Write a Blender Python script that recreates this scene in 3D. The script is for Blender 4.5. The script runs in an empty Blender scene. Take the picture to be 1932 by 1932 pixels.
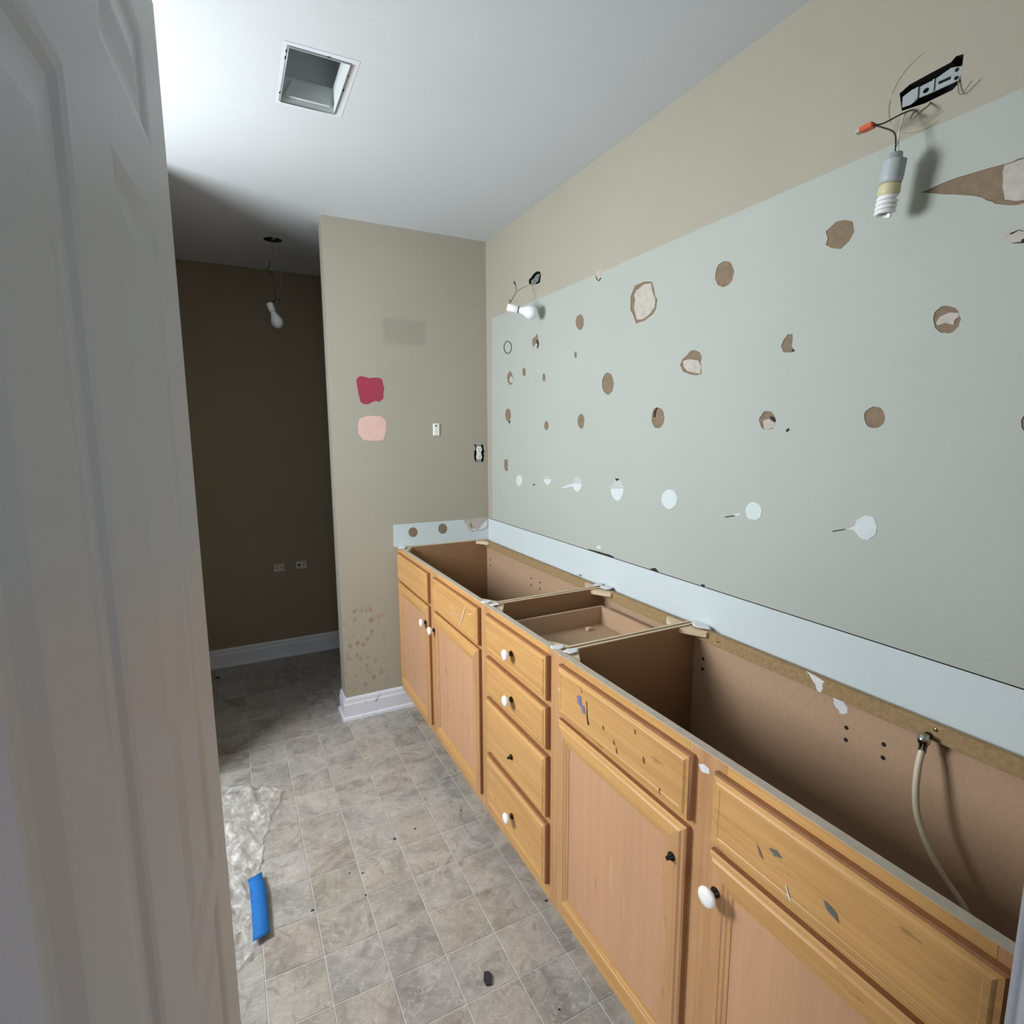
import bpy, math, random
from mathutils import Vector, Matrix, noise
from mathutils.geometry import delaunay_2d_cdt
random.seed(7)
# tuned light and paint values
EXPO=.22; WORLD=.18; P_WIN=60; P_FILL=36
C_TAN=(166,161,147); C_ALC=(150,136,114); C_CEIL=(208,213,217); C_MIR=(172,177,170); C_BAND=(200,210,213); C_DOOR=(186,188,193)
C_MAP_Y=(204,157,99); C_MAP_Z=(195,149,106); C_PANEL=(196,152,117); C_TILE=(168,164,158); C_GROUT=(196,193,188)

S = bpy.context.scene
COL = S.collection
PI = math.pi
# ------------------------------------------------------------------ camera
cam_d = bpy.data.cameras.new('camera'); cam = bpy.data.objects.new('camera', cam_d); COL.objects.link(cam)
CAM = Vector((-1.2621, -2.7534, 1.4581)); YAW, PITCH, ROLL = .4733, .1425, -.0043
_f = Vector((math.sin(YAW)*math.cos(PITCH), math.cos(YAW)*math.cos(PITCH), -math.sin(PITCH)))
_r = Vector((math.cos(YAW), -math.sin(YAW), 0)); _u = _r.cross(_f)
_c, _s = math.cos(ROLL), math.sin(ROLL)
_R = _c*_r + _s*_u; _U = -_s*_r + _c*_u
cam.matrix_world = Matrix(((_R.x, _U.x, -_f.x, CAM.x), (_R.y, _U.y, -_f.y, CAM.y), (_R.z, _U.z, -_f.z, CAM.z), (0, 0, 0, 1)))
cam_d.sensor_width = 36; cam_d.lens = 36*1038.84/1932; cam_d.clip_start = .005
S.camera = cam
# ------------------------------------------------------------------ world, daylight, added fill, exposure
S.view_settings.view_transform = 'Standard'; S.view_settings.look = 'None'
S.view_settings.gamma = 1; S.view_settings.use_curve_mapping = False
S.view_settings.exposure = EXPO
w = bpy.data.worlds.new('overcast'); S.world = w; w.use_nodes = True
w.node_tree.nodes['Background'].inputs[0].default_value = (.80, .88, 1, 1)
w.node_tree.nodes['Background'].inputs[1].default_value = WORLD
def area(name, loc, target, sx, sy, power, col):
    l = bpy.data.lights.new(name, 'AREA'); l.shape = 'RECTANGLE'; l.size = sx; l.size_y = sy
    l.energy = power; l.color = col
    o = bpy.data.objects.new(name, l); COL.objects.link(o); o.location = loc
    o.rotation_euler = (Vector(target)-Vector(loc)).to_track_quat('-Z', 'Z').to_euler(); return o
area('window_daylight', (-2.33, -.90, 1.63), (0, -.95, 1.05), .84, .66, P_WIN, (.92, .97, 1))
area('bedroom_fill', (-2.1, -5.0, 1.5), (-1.0, -2.5, 1.3), 2.0, 1.6, P_FILL, (.90, .95, 1))  # unseen fill lamp added behind the camera to brighten cabinets and partition

# ------------------------------------------------------------------ materials
def mat(name, col, rough=.6, metal=0, build=None, spec=None, alpha=None):
    m = bpy.data.materials.new(name); m.use_nodes = True; nt = m.node_tree; b = nt.nodes['Principled BSDF']
    b.inputs['Base Color'].default_value = (*col, 1); b.inputs['Roughness'].default_value = rough
    b.inputs['Metallic'].default_value = metal
    if spec is not None: b.inputs['Specular IOR Level'].default_value = spec
    if alpha is not None: b.inputs['Alpha'].default_value = alpha
    if build: build(nt, b)
    return m
def srgb(r, g, b):
    f = lambda v: (v/255/12.92 if v/255 <= .04045 else ((v/255+.055)/1.055)**2.4)
    return (f(r), f(g), f(b))
def N(nt, t, **kw):
    n = nt.nodes.new(t)
    for k, v in kw.items():
        if k.startswith('i_'):
            key = k[2:]; key = int(key) if key.isdigit() else key.replace('_', ' ')
            n.inputs[key].default_value = v
        else: setattr(n, k, v)
    return n
def coords(nt, mode='obj', scale=(1, 1, 1), rnd=False):
    if mode == 'pos': src = N(nt, 'ShaderNodeNewGeometry').outputs['Position']
    else: src = N(nt, 'ShaderNodeTexCoord').outputs['Object']
    mp = N(nt, 'ShaderNodeMapping'); mp.inputs['Scale'].default_value = scale
    nt.links.new(src, mp.inputs['Vector'])
    if rnd:
        oi = N(nt, 'ShaderNodeObjectInfo'); ml = N(nt, 'ShaderNodeMath', operation='MULTIPLY'); ml.inputs[1].default_value = 37
        nt.links.new(oi.outputs['Random'], ml.inputs[0]); cb = N(nt, 'ShaderNodeCombineXYZ')
        nt.links.new(ml.outputs[0], cb.inputs[0]); nt.links.new(ml.outputs[0], cb.inputs[2]); nt.links.new(cb.outputs[0], mp.inputs['Location'])
    return mp.outputs[0]
def noi(nt, vec, scale, detail=3, rough=.5, dist=0):
    n = N(nt, 'ShaderNodeTexNoise'); n.inputs['Scale'].default_value = scale; n.inputs['Detail'].default_value = detail
    n.inputs['Roughness'].default_value = rough; n.inputs['Distortion'].default_value = dist
    nt.links.new(vec, n.inputs['Vector']); return n.outputs['Fac']
def ramp(nt, fac, stops):
    r = N(nt, 'ShaderNodeValToRGB'); e = r.color_ramp.elements
    while len(e) < len(stops): e.new(.5)
    for k, (p, c) in enumerate(stops): e[k].position = p; e[k].color = (*c, 1) if len(c) == 3 else c
    nt.links.new(fac, r.inputs[0]); return r.outputs[0]
def mix(nt, fac, a, b, mode='MIX'):
    m = N(nt, 'ShaderNodeMix', data_type='RGBA', blend_type=mode)
    for sock, v in ((m.inputs[0], fac), (m.inputs[6], a), (m.inputs[7], b)):
        if isinstance(v, (int, float)): sock.default_value = v
        elif isinstance(v, tuple): sock.default_value = (*v, 1)
        else: nt.links.new(v, sock)
    return m.outputs[2]
def bump(nt, b, h, strength=.3, dist=.002):
    n = N(nt, 'ShaderNodeBump'); n.inputs['Strength'].default_value = strength; n.inputs['Distance'].default_value = dist
    nt.links.new(h, n.inputs['Height']); nt.links.new(n.outputs[0], b.inputs['Normal'])
def paint(name, col, rough=.55, var=.05, blotch=3, spec=.3, grain=260):
    def bd(nt, b):
        v = coords(nt, 'pos')
        c2 = tuple(x*(1-var*2) for x in col)
        c = ramp(nt, noi(nt, v, blotch, 4), [(.3, col), (.75, c2)])
        nt.links.new(c, b.inputs['Base Color'])
        bump(nt, b, noi(nt, v, grain, 2), .25, .0012)
    return mat(name, col, rough, 0, bd, spec)
def boxmask(nt, pos, lo, hi, soft):
    """1 inside a box of world positions, with soft edges (used for stains of a fixed shape)"""
    sp = N(nt, 'ShaderNodeSeparateXYZ'); nt.links.new(pos, sp.inputs[0]); out = None
    for k in range(3):
        if lo[k] is None: continue
        for a, bb in ((lo[k]-soft, lo[k]+soft), (hi[k]+soft, hi[k]-soft)):
            mr = N(nt, 'ShaderNodeMapRange', interpolation_type='SMOOTHSTEP'); mr.inputs[1].default_value = a; mr.inputs[2].default_value = bb
            nt.links.new(sp.outputs[k], mr.inputs[0])
            if out is None: out = mr.outputs[0]
            else:
                ml = N(nt, 'ShaderNodeMath', operation='MULTIPLY'); nt.links.new(out, ml.inputs[0]); nt.links.new(mr.outputs[0], ml.inputs[1]); out = ml.outputs[0]
    return out
def mul(nt, a, b):
    m = N(nt, 'ShaderNodeMath', operation='MULTIPLY')
    for s, v in ((m.inputs[0], a), (m.inputs[1], b)):
        if isinstance(v, (int, float)): s.default_value = v
        else: nt.links.new(v, s)
    return m.outputs[0]
TAN = srgb(*C_TAN)
M = {}
M['ceiling'] = paint('ceiling_paint', srgb(*C_CEIL), .8, .015, 2)
M['tan'] = paint('tan_wall_paint', TAN, .6, .03, 2.5)
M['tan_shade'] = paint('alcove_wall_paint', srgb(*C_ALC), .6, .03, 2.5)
def _part(nt, b):
    v = coords(nt, 'pos')
    c = ramp(nt, noi(nt, v, 2.5, 4), [(.3, TAN), (.75, tuple(x*.95 for x in TAN))])
    g = mul(nt, boxmask(nt, v, (-.553, None, 1.895), (-.338, None, 2.015), .014), .55)
    c = mix(nt, g, c, tuple(x*.74 for x in TAN))
    vo = N(nt, 'ShaderNodeTexVoronoi'); vo.inputs['Scale'].default_value = 30; vo.inputs['Randomness'].default_value = 1
    wv = coords(nt, 'pos', (1, 1, .8)); nt.links.new(wv, vo.inputs['Vector'])
    sp = ramp(nt, vo.outputs['Distance'], [(.14, (1, 1, 1)), (.44, (0, 0, 0))])
    th = ramp(nt, noi(nt, v, 9, 2), [(.40, (0, 0, 0)), (.5, (1, 1, 1))])
    k = mul(nt, mul(nt, sp, th), boxmask(nt, v, (-.80, None, .13), (-.62, None, .60), .06))
    c = mix(nt, mul(nt, k, .85), c, srgb(142, 112, 82))
    dv = coords(nt, 'pos', (1, 1, .35)); d2 = ramp(nt, noi(nt, dv, 16, 5, .7), [(.66, (0, 0, 0)), (.74, (1, 1, 1))])
    c = mix(nt, mul(nt, mul(nt, d2, boxmask(nt, v, (-.80, None, .9), (-.1, None, 1.42), .15)), .5), c, srgb(112, 106, 96))
    nt.links.new(c, b.inputs['Base Color']); bump(nt, b, noi(nt, v, 260, 2), .25, .0012)
M['partition'] = mat('stained_partition_paint', TAN, .6, 0, _part, .3)
M['mirror_area'] = paint('pale_green_white_primer', srgb(*C_MIR), .6, .025, 2.2)
M['band'] = paint('backsplash_primer', srgb(*C_BAND), .6, .03, 3)
M['paper'] = paint('torn_brown_paper', srgb(138, 120, 101), .85, .12, 60, .1, 500)
M['gypsum'] = paint('gypsum_core', srgb(192, 186, 177), .9, .12, 45, .1, 300)
M['grey'] = paint('pale_grey_paper', srgb(188, 194, 192), .8, .05, 40)
M['spackle'] = paint('white_spackle', srgb(206, 215, 216), .7, .03, 30)
M['mud'] = paint('white_joint_compound', srgb(218, 220, 222), .7, .05, 60)
M['dark'] = mat('dark_crack', srgb(38, 34, 30), .9)
M['black'] = mat('black_void', (.008, .007, .006), .9)
M['core'] = mat('wall_core', srgb(70, 62, 54), .9)
M['trim'] = paint('white_trim_paint', srgb(225, 228, 236), .35, .03, 6, .5)
def _bb(nt, b):
    v = coords(nt, 'pos'); c = srgb(222, 226, 238)
    k = ramp(nt, noi(nt, coords(nt, 'pos', (1, 1, .6)), 26, 4, .6), [(.60, (0, 0, 0)), (.68, (1, 1, 1))])
    nt.links.new(mix(nt, mul(nt, mul(nt, k, boxmask(nt, v, (-.82, None, 0), (-.62, None, .1), .04)), .8), c, srgb(160, 130, 112)), b.inputs['Base Color'])
M['trim_stained'] = mat('stained_white_trim', srgb(222, 226, 238), .35, 0, _bb)
M['door_paint'] = paint('semi_gloss_door_paint', srgb(*C_DOOR), .38, .02, 3, .5, 120)
M['jamb'] = paint('door_jamb_paint', srgb(196, 200, 212), .4, .02, 3)
M['crimson'] = paint('crimson_sample_paint', srgb(158, 58, 80), .5, .05, 25)
M['pink'] = paint('pink_sample_paint', srgb(222, 184, 174), .6, .04, 25)
# wood : grain runs along the axis with the small scale
def wood(name, c1, c2, c3, axis, rough=.42, blot=.35, marks=.5, fine=.16):
    sc = [22, 22, 22]; sc['xyz'.index(axis)] = 1.3
    ss = [9, 9, 9]; ss['xyz'.index(axis)] = 2.2
    def bd(nt, b):
        v = coords(nt, 'obj', tuple(sc), True)
        g = noi(nt, v, 1.6, 5, .6, .6)
        c = ramp(nt, g, [(.28, c1), (.5, c2), (.74, c3)])
        f = noi(nt, coords(nt, 'obj', tuple(q*9 if q > 5 else q for q in sc), True), 1.2, 3)
        c = mix(nt, fine, c, ramp(nt, f, [(.35, (.25, .16, .1)), (.65, (1, 1, 1))]), 'MULTIPLY')
        bl = noi(nt, coords(nt, 'obj', tuple(ss), True), .8, 3)
        c = mix(nt, mul(nt, ramp(nt, bl, [(.45, (0, 0, 0)), (.8, (1, 1, 1))]), blot), c, tuple(x*.62 for x in c3))
        dk = noi(nt, coords(nt, 'obj', tuple(q*1.5 for q in ss), True), 3.2, 4, .6)
        c = mix(nt, mul(nt, ramp(nt, dk, [(.655, (0, 0, 0)), (.72, (1, 1, 1))]), marks), c, srgb(104, 70, 42))
        lt = noi(nt, coords(nt, 'obj', tuple(q*1.9 for q in sc), True), 1.5, 2)
        c = mix(nt, mul(nt, ramp(nt, lt, [(.70, (0, 0, 0)), (.78, (1, 1, 1))]), .4), c, srgb(232, 205, 165))
        nt.links.new(c, b.inputs['Base Color']); bump(nt, b, f, .12, .0006)
    return mat(name, c2, rough, 0, bd, .4)
def trio(r, g, b): return srgb(r*.93, g*.90, b*.86), srgb(r, g, b), srgb(min(255, r*1.05), min(255, g*1.05), min(255, b*1.03))
M['maple_y'] = wood('honey_maple_horizontal', *trio(*C_MAP_Y), 'y')
M['maple_z'] = wood('honey_maple_vertical', *trio(*C_MAP_Z), 'z')
_p = srgb(*C_PANEL)
M['maple_panel'] = wood('maple_panel_veneer', tuple(x*.93 for x in _p), _p, tuple(min(1, x*1.05) for x in _p), 'z', .45, .22, .4, .07)
M['maple_edge'] = wood('routed_maple_edge', *trio(198, 148, 112), 'y', .4, .2, .1)
def _lam(nt, b):
    v = coords(nt, 'pos'); c = ramp(nt, noi(nt, v, 120, 3), [(.3, srgb(172, 144, 118)), (.7, srgb(180, 151, 124))]); nt.links.new(c, b.inputs['Base Color'])
M['laminate'] = mat('tan_hardboard', srgb(176, 147, 120), .6, 0, _lam, .2)
M['side_lam'] = mat('brown_side_laminate', srgb(140, 106, 76), .6, 0, None, .2)
M['bottom_lam'] = mat('shade_darkened_floor', srgb(84, 56, 40), .7, 0, None, .2)  # laminate colour darkened to put shade into the open cabinet interiors
def _mdf(nt, b):
    v = coords(nt, 'pos'); c = ramp(nt, noi(nt, v, 90, 5, .7), [(.3, srgb(136, 112, 80)), (.7, srgb(168, 143, 106))]); nt.links.new(c, b.inputs['Base Color'])
M['fibre'] = mat('raw_fibreboard', srgb(150, 128, 94), .85, 0, _mdf, .1)
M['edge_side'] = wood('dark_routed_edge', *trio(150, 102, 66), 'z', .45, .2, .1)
M['cut_edge'] = paint('dusty_cut_edge', srgb(190, 178, 162), .85, .08, 50)
M['pale_wood'] = paint('pale_raw_wood', srgb(214, 190, 160), .7, .06, 50)
def _tile(nt, b):
    v = coords(nt, 'pos', (1, 1, 1), True)
    n1 = noi(nt, v, 5.5, 7, .6, 1.4); n2 = noi(nt, coords(nt, 'pos', (1, 1.5, 1), True), 19, 8, .68, 1.8)
    c = ramp(nt, n1, [(.28, srgb(*[x*.80 for x in C_TILE])), (.5, srgb(*C_TILE)), (.72, srgb(*[min(255, x*1.12) for x in C_TILE]))])
    c = mix(nt, .42, c, ramp(nt, n2, [(.34, (.40, .38, .35)), (.5, (.5, .5, .5)), (.66, (.64, .64, .64))]), 'OVERLAY')
    vn = noi(nt, coords(nt, 'pos', (1, 1.5, 1), True), 6, 5, .55, 2.6)
    c = mix(nt, mul(nt, ramp(nt, vn, [(.482, (0, 0, 0)), (.497, (1, 1, 1)), (.512, (0, 0, 0))]), .42), c, srgb(222, 218, 211))
    vd = noi(nt, coords(nt, 'pos', (1.3, 1, 1), True), 8, 5, .6, 2.4)
    c = mix(nt, mul(nt, ramp(nt, vd, [(.37, (1, 1, 1)), (.44, (0, 0, 0))]), .42), c, srgb(128, 120, 112))
    oi = N(nt, 'ShaderNodeObjectInfo')
    t = ramp(nt, oi.outputs['Random'], [(0, srgb(226, 219, 208)), (.3, srgb(240, 239, 238)), (.6, srgb(232, 232, 236)), (.85, srgb(248, 243, 236)), (1, srgb(230, 218, 210))])
    c = mix(nt, .55, c, t, 'MULTIPLY')
    dust = noi(nt, coords(nt, 'pos'), 3.2, 4)
    c = mix(nt, mul(nt, ramp(nt, dust, [(.5, (0, 0, 0)), (.8, (1, 1, 1))]), .25), c, srgb(208, 206, 204))
    nt.links.new(c, b.inputs['Base Color']); bump(nt, b, n2, .2, .001)
    nt.links.new(ramp(nt, n1, [(.3, (.42,)*3), (.7, (.62,)*3)]), b.inputs['Roughness'])
M['tile'] = mat('stone_look_vinyl', srgb(*C_TILE), .5, 0, _tile, .4)
M['grout'] = paint('pale_grout', srgb(*C_GROUT), .8, .06, 8)
M['ceramic'] = mat('white_ceramic', srgb(246, 246, 244), .15, 0, None, .6)
M['knob_metal'] = mat('black_metal', srgb(28, 24, 22), .4, .6)
M['chrome'] = mat('chrome', srgb(190, 190, 192), .18, 1)
M['brass'] = mat('brass_screw', srgb(205, 180, 120), .25, 1)
M['galv'] = mat('galvanised_steel', srgb(158, 162, 164), .5, .7)
M['galv_dull'] = mat('dull_duct_steel', srgb(204, 210, 211), .45, .1)
M['hose'] = mat('beige_hose', srgb(205, 194, 170), .45)
M['porcelain'] = mat('grey_porcelain', srgb(176, 184, 188), .45)
M['ivory'] = mat('ivory_ballast', srgb(206, 196, 158), .45)
M['bulb_glass'] = mat('frosted_bulb', srgb(240, 242, 248), .25)
M['cfl'] = mat('white_lamp_tube', srgb(240, 242, 243), .3)
M['orange'] = mat('orange_connector', srgb(206, 84, 44), .4)
M['wire_black'] = mat('black_wire', srgb(36, 28, 20), .5)
M['wire_white'] = mat('white_wire', srgb(226, 224, 214), .5)
M['wire_tan'] = mat('tan_wire', srgb(140, 128, 96), .5)
M['plate'] = mat('white_cover_plate', srgb(236, 234, 222), .35)
M['blue_tape'] = paint('blue_masking_tape', srgb(34, 112, 190), .7, .08, 60)
M['bit'] = mat('dark_plastic', srgb(44, 44, 52), .5)
def _film(nt, b):
    f = noi(nt, coords(nt, 'pos', (1.2, .7, 1)), 26, 5, .6, 1.5)
    nt.links.new(ramp(nt, f, [(.40, (.20,)*3), (.56, (.44,)*3), (.66, (.85,)*3)]), b.inputs['Alpha'])
    bump(nt, b, f, .8, .006)
M['film'] = mat('clear_plastic_film', srgb(236, 234, 232), .25, 0, _film, .6)
M['blue_mark'] = mat('blue_paint_mark', srgb(110, 112, 160), .6)
M['nick'] = mat('brown_nick', srgb(112, 78, 44), .7)
M['grey_mark'] = mat('grey_scuff', srgb(96, 100, 96), .7)
M['purple_mark'] = mat('purple_scuff', srgb(130, 90, 96), .7)
M['mount'] = mat('dusty_mount', srgb(196, 186, 172), .6)
M['glass'] = mat('window_glass', (1, 1, 1), .02, 0, lambda nt, b: (setattr(b.inputs['Transmission Weight'], 'default_value', 1), setattr(b.inputs['IOR'], 'default_value', 1.1)))

# ------------------------------------------------------------------ helpers
ORG = {}
class MB:
    def __init__(s): s.v = []; s.f = []; s.m = []; s.mats = []; s.smooth = []
    def mi(s, m):
        if m not in s.mats: s.mats.append(m)
        return s.mats.index(m)
    def face(s, idx, m, sm=False): s.f.append(idx); s.m.append(s.mi(m)); s.smooth.append(sm)
    def box(s, lo, hi, m, bev=0):
        x0, y0, z0 = lo; x1, y1, z1 = hi; b = min(bev, (x1-x0)/2.1, (y1-y0)/2.1, (z1-z0)/2.1)
        n = len(s.v)
        if b <= 0:
            s.v += [(x, y, z) for z in (z0, z1) for y in (y0, y1) for x in (x0, x1)]
            for q in ((0, 2, 3, 1), (4, 5, 7, 6), (0, 1, 5, 4), (2, 6, 7, 3), (0, 4, 6, 2), (1, 3, 7, 5)): s.face([n+k for k in q], m)
            return
        # bevelled box: each corner splits in three
        idx = {}
        for cx in (0, 1):
            for cy in (0, 1):
                for cz in (0, 1):
                    X = (x0, x1)[cx]; Y = (y0, y1)[cy]; Z = (z0, z1)[cz]
                    dx = b if cx == 0 else -b; dy = b if cy == 0 else -b; dz = b if cz == 0 else -b
                    idx[cx, cy, cz] = len(s.v)
                    s.v += [(X, Y+dy, Z+dz), (X+dx, Y, Z+dz), (X+dx, Y+dy, Z)]
        g = lambda a, k: idx[a]+k
        for c in (0, 1):
            q = [g((c, 0, 0), 0), g((c, 1, 0), 0), g((c, 1, 1), 0), g((c, 0, 1), 0)]; s.face(q if c else q[::-1], m)
            q = [g((0, c, 0), 1), g((1, c, 0), 1), g((1, c, 1), 1), g((0, c, 1), 1)]; s.face(q[::-1] if c else q, m)
            q = [g((0, 0, c), 2), g((1, 0, c), 2), g((1, 1, c), 2), g((0, 1, c), 2)]; s.face(q if c else q[::-1], m)
        for a in (0, 1):
            for c in (0, 1):
                q = [g((a, c, 0), 0), g((a, c, 1), 0), g((a, c, 1), 1), g((a, c, 0), 1)]; s.face(q if a == c else q[::-1], m)
                q = [g((a, 0, c), 0), g((a, 1, c), 0), g((a, 1, c), 2), g((a, 0, c), 2)]; s.face(q[::-1] if a == c else q, m)
                q = [g((0, a, c), 1), g((1, a, c), 1), g((1, a, c), 2), g((0, a, c), 2)]; s.face(q if a == c else q[::-1], m)
        for k, n0 in idx.items():
            q = [n0, n0+1, n0+2]; s.face(q if sum(k) % 2 == 1 else q[::-1], m)
    def poly(s, pts, m):
        n = len(s.v); s.v += [tuple(p) for p in pts]; s.face(list(range(n, n+len(pts))), m)
    def tube(s, pts, r, m, n=8, cap=True, radii=None):
        pts = [Vector(p) for p in pts]; base = len(s.v); up = None
        for i, p in enumerate(pts):
            d = (pts[min(i+1, len(pts)-1)]-pts[max(i-1, 0)]).normalized()
            if up is None: up = Vector((0, 0, 1)) if abs(d.z) < .9 else Vector((1, 0, 0))
            a = d.cross(up)
            if a.length < 1e-5: a = d.cross(Vector((0, 1, 0)))
            a.normalize(); b = d.cross(a).normalized(); up = -b if False else up
            rr = radii[i] if radii else r
            for k in range(n):
                t = 2*PI*k/n; s.v.append(tuple(p+a*(rr*math.cos(t))+b*(rr*math.sin(t))))
        for i in range(len(pts)-1):
            for k in range(n):
                k2 = (k+1) % n; o = base+i*n
                s.face([o+k, o+k2, o+n+k2, o+n+k], m, True)
        if cap:
            s.face([base+k for k in range(n)][::-1], m); s.face([base+(len(pts)-1)*n+k for k in range(n)], m)
    def lathe(s, p0, axis, prof, m, n=20):
        """prof: list of (distance along axis, radius)"""
        p0 = Vector(p0); a = Vector(axis).normalized()
        s.tube_prof([p0+a*t for t, r in prof], a, [max(r, .0002) for t, r in prof], m, n)
    def tube_prof(s, pts, d, radii, m, n):
        up = Vector((0, 0, 1)) if abs(d.z) < .9 else Vector((1, 0, 0)); a = d.cross(up).normalized(); b = d.cross(a).normalized(); base = len(s.v)
        for p, rr in zip(pts, radii):
            for k in range(n):
                t = 2*PI*k/n; s.v.append(tuple(p+a*(rr*math.cos(t))+b*(rr*math.sin(t))))
        for i in range(len(pts)-1):
            for k in range(n):
                k2 = (k+1) % n; o = base+i*n; s.face([o+k, o+k2, o+n+k2, o+n+k], m, True)
        s.face([base+k for k in range(n)][::-1], m); s.face([base+(len(pts)-1)*n+k for k in range(n)], m)
    def build(s, name, parent=None, origin=None, **props):
        xs, ys, zs = zip(*s.v)
        if origin is None:
            origin = ((min(xs)+max(xs))/2, (min(ys)+max(ys))/2, min(zs) if parent is None else (min(zs)+max(zs))/2)
        o = Vector(origin); me = bpy.data.meshes.new(name)
        me.from_pydata([tuple(Vector(v)-o) for v in s.v], [], s.f)
        for m in s.mats: me.materials.append(M[m])
        me.polygons.foreach_set('material_index', s.m); me.polygons.foreach_set('use_smooth', s.smooth)
        me.update(); ob = bpy.data.objects.new(name, me); COL.objects.link(ob)
        place(ob, o, parent)
        for k, v in props.items(): ob[k] = v
        return ob
def place(ob, o, parent):
    ORG[ob.name] = Vector(o)
    if parent is not None:
        ob.parent = parent; ob.location = Vector(o)-ORG[parent.name]
    else: ob.location = o
def empty(name, loc, label, cat, group=None):
    o = bpy.data.objects.new(name, None); COL.objects.link(o); o.empty_display_size = .1; place(o, loc, None)
    o['label'] = label; o['category'] = cat
    if group: o['group'] = group
    return o
def box(name, lo, hi, m, parent=None, bev=0, **p):
    b = MB(); b.box(lo, hi, m, bev); return b.build(name, parent, **p)
def inside(pt, poly):
    x, y = pt; c = False; n = len(poly)
    for i in range(n):
        x1, y1 = poly[i]; x2, y2 = poly[i-1]
        if (y1 > y) != (y2 > y) and x < (x2-x1)*(y-y1)/(y2-y1)+x1: c = not c
    return c
def sheet2d(outer, holes):
    vs = []; es = []
    for lp in [outer]+holes:
        n = len(vs); vs += [Vector(p) for p in lp]; es += [(n+k, n+(k+1) % len(lp)) for k in range(len(lp))]
    r = delaunay_2d_cdt(vs, es, [], 0, 1e-6)
    out = []
    for f in r[2]:
        c = sum((r[0][k] for k in f), Vector((0, 0)))/len(f)
        if inside(c, outer) and not any(inside(c, h) for h in holes): out.append(list(f))
    return [tuple(v) for v in r[0]], out
def to3(ax, v, a, b):
    return (v, a, b) if ax == 0 else ((a, v, b) if ax == 1 else (a, b, v))
def sheet(mb, ax, v, outer, holes, m):
    vs, fs = sheet2d(outer, holes); n = len(mb.v)
    mb.v += [to3(ax, v, a, b) for a, b in vs]
    for f in fs: mb.face([n+k for k in f], m)
def patch(name, ax, v, pts, m, parent, depth=0, rim=None, **p):
    """flat patch at coordinate v; depth gives rim walls up to v+depth (a recess or a raised edge)"""
    b = MB(); sheet(b, ax, v, pts, [], m)
    if depth:
        n = len(b.v); k = len(pts)
        b.v += [to3(ax, v, *q) for q in pts]+[to3(ax, v+depth, *q) for q in pts]
        for i in range(k): b.face([n+i, n+(i+1) % k, n+k+(i+1) % k, n+k+i], rim or m)
    return b.build(name, parent, **p)
def rect(a0, b0, a1, b1): return [(a0, b0), (a1, b0), (a1, b1), (a0, b1)]
def blob(cx, cy, rx, ry, n=14, j=.15, seed=1):
    r = random.Random(seed); return [(cx+rx*(1+r.uniform(-j, j))*math.cos(2*PI*k/n), cy+ry*(1+r.uniform(-j, j))*math.sin(2*PI*k/n)) for k in range(n)]
def smooth(pts, n=6):
    pts = [Vector(p) for p in pts]; out = []
    for i in range(len(pts)-1):
        p0, p1, p2, p3 = pts[max(i-1, 0)], pts[i], pts[i+1], pts[min(i+2, len(pts)-1)]
        for k in range(n):
            t = k/n; out.append(.5*((2*p1)+(-p0+p2)*t+(2*p0-5*p1+4*p2-p3)*t*t+(-p0+3*p1-3*p2+p3)*t**3))
    return out+[pts[-1]]
def ragged(pts, amp, seed=0):
    r = random.Random(seed); o = []
    for i, p in enumerate(pts):
        q = pts[(i+1) % len(pts)]
        for t in (0, .33, .66): o.append((p[0]+(q[0]-p[0])*t+r.uniform(-amp, amp), p[1]+(q[1]-p[1])*t+r.uniform(-amp, amp)))
    return o
ST = dict(kind='structure')
H = 2.44; YN = -2.56; YB = 1.03; XL = -2.35; XP = -.812; PT = .115
ZC = .877; ZT = .991; ZM = 2.043
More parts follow.
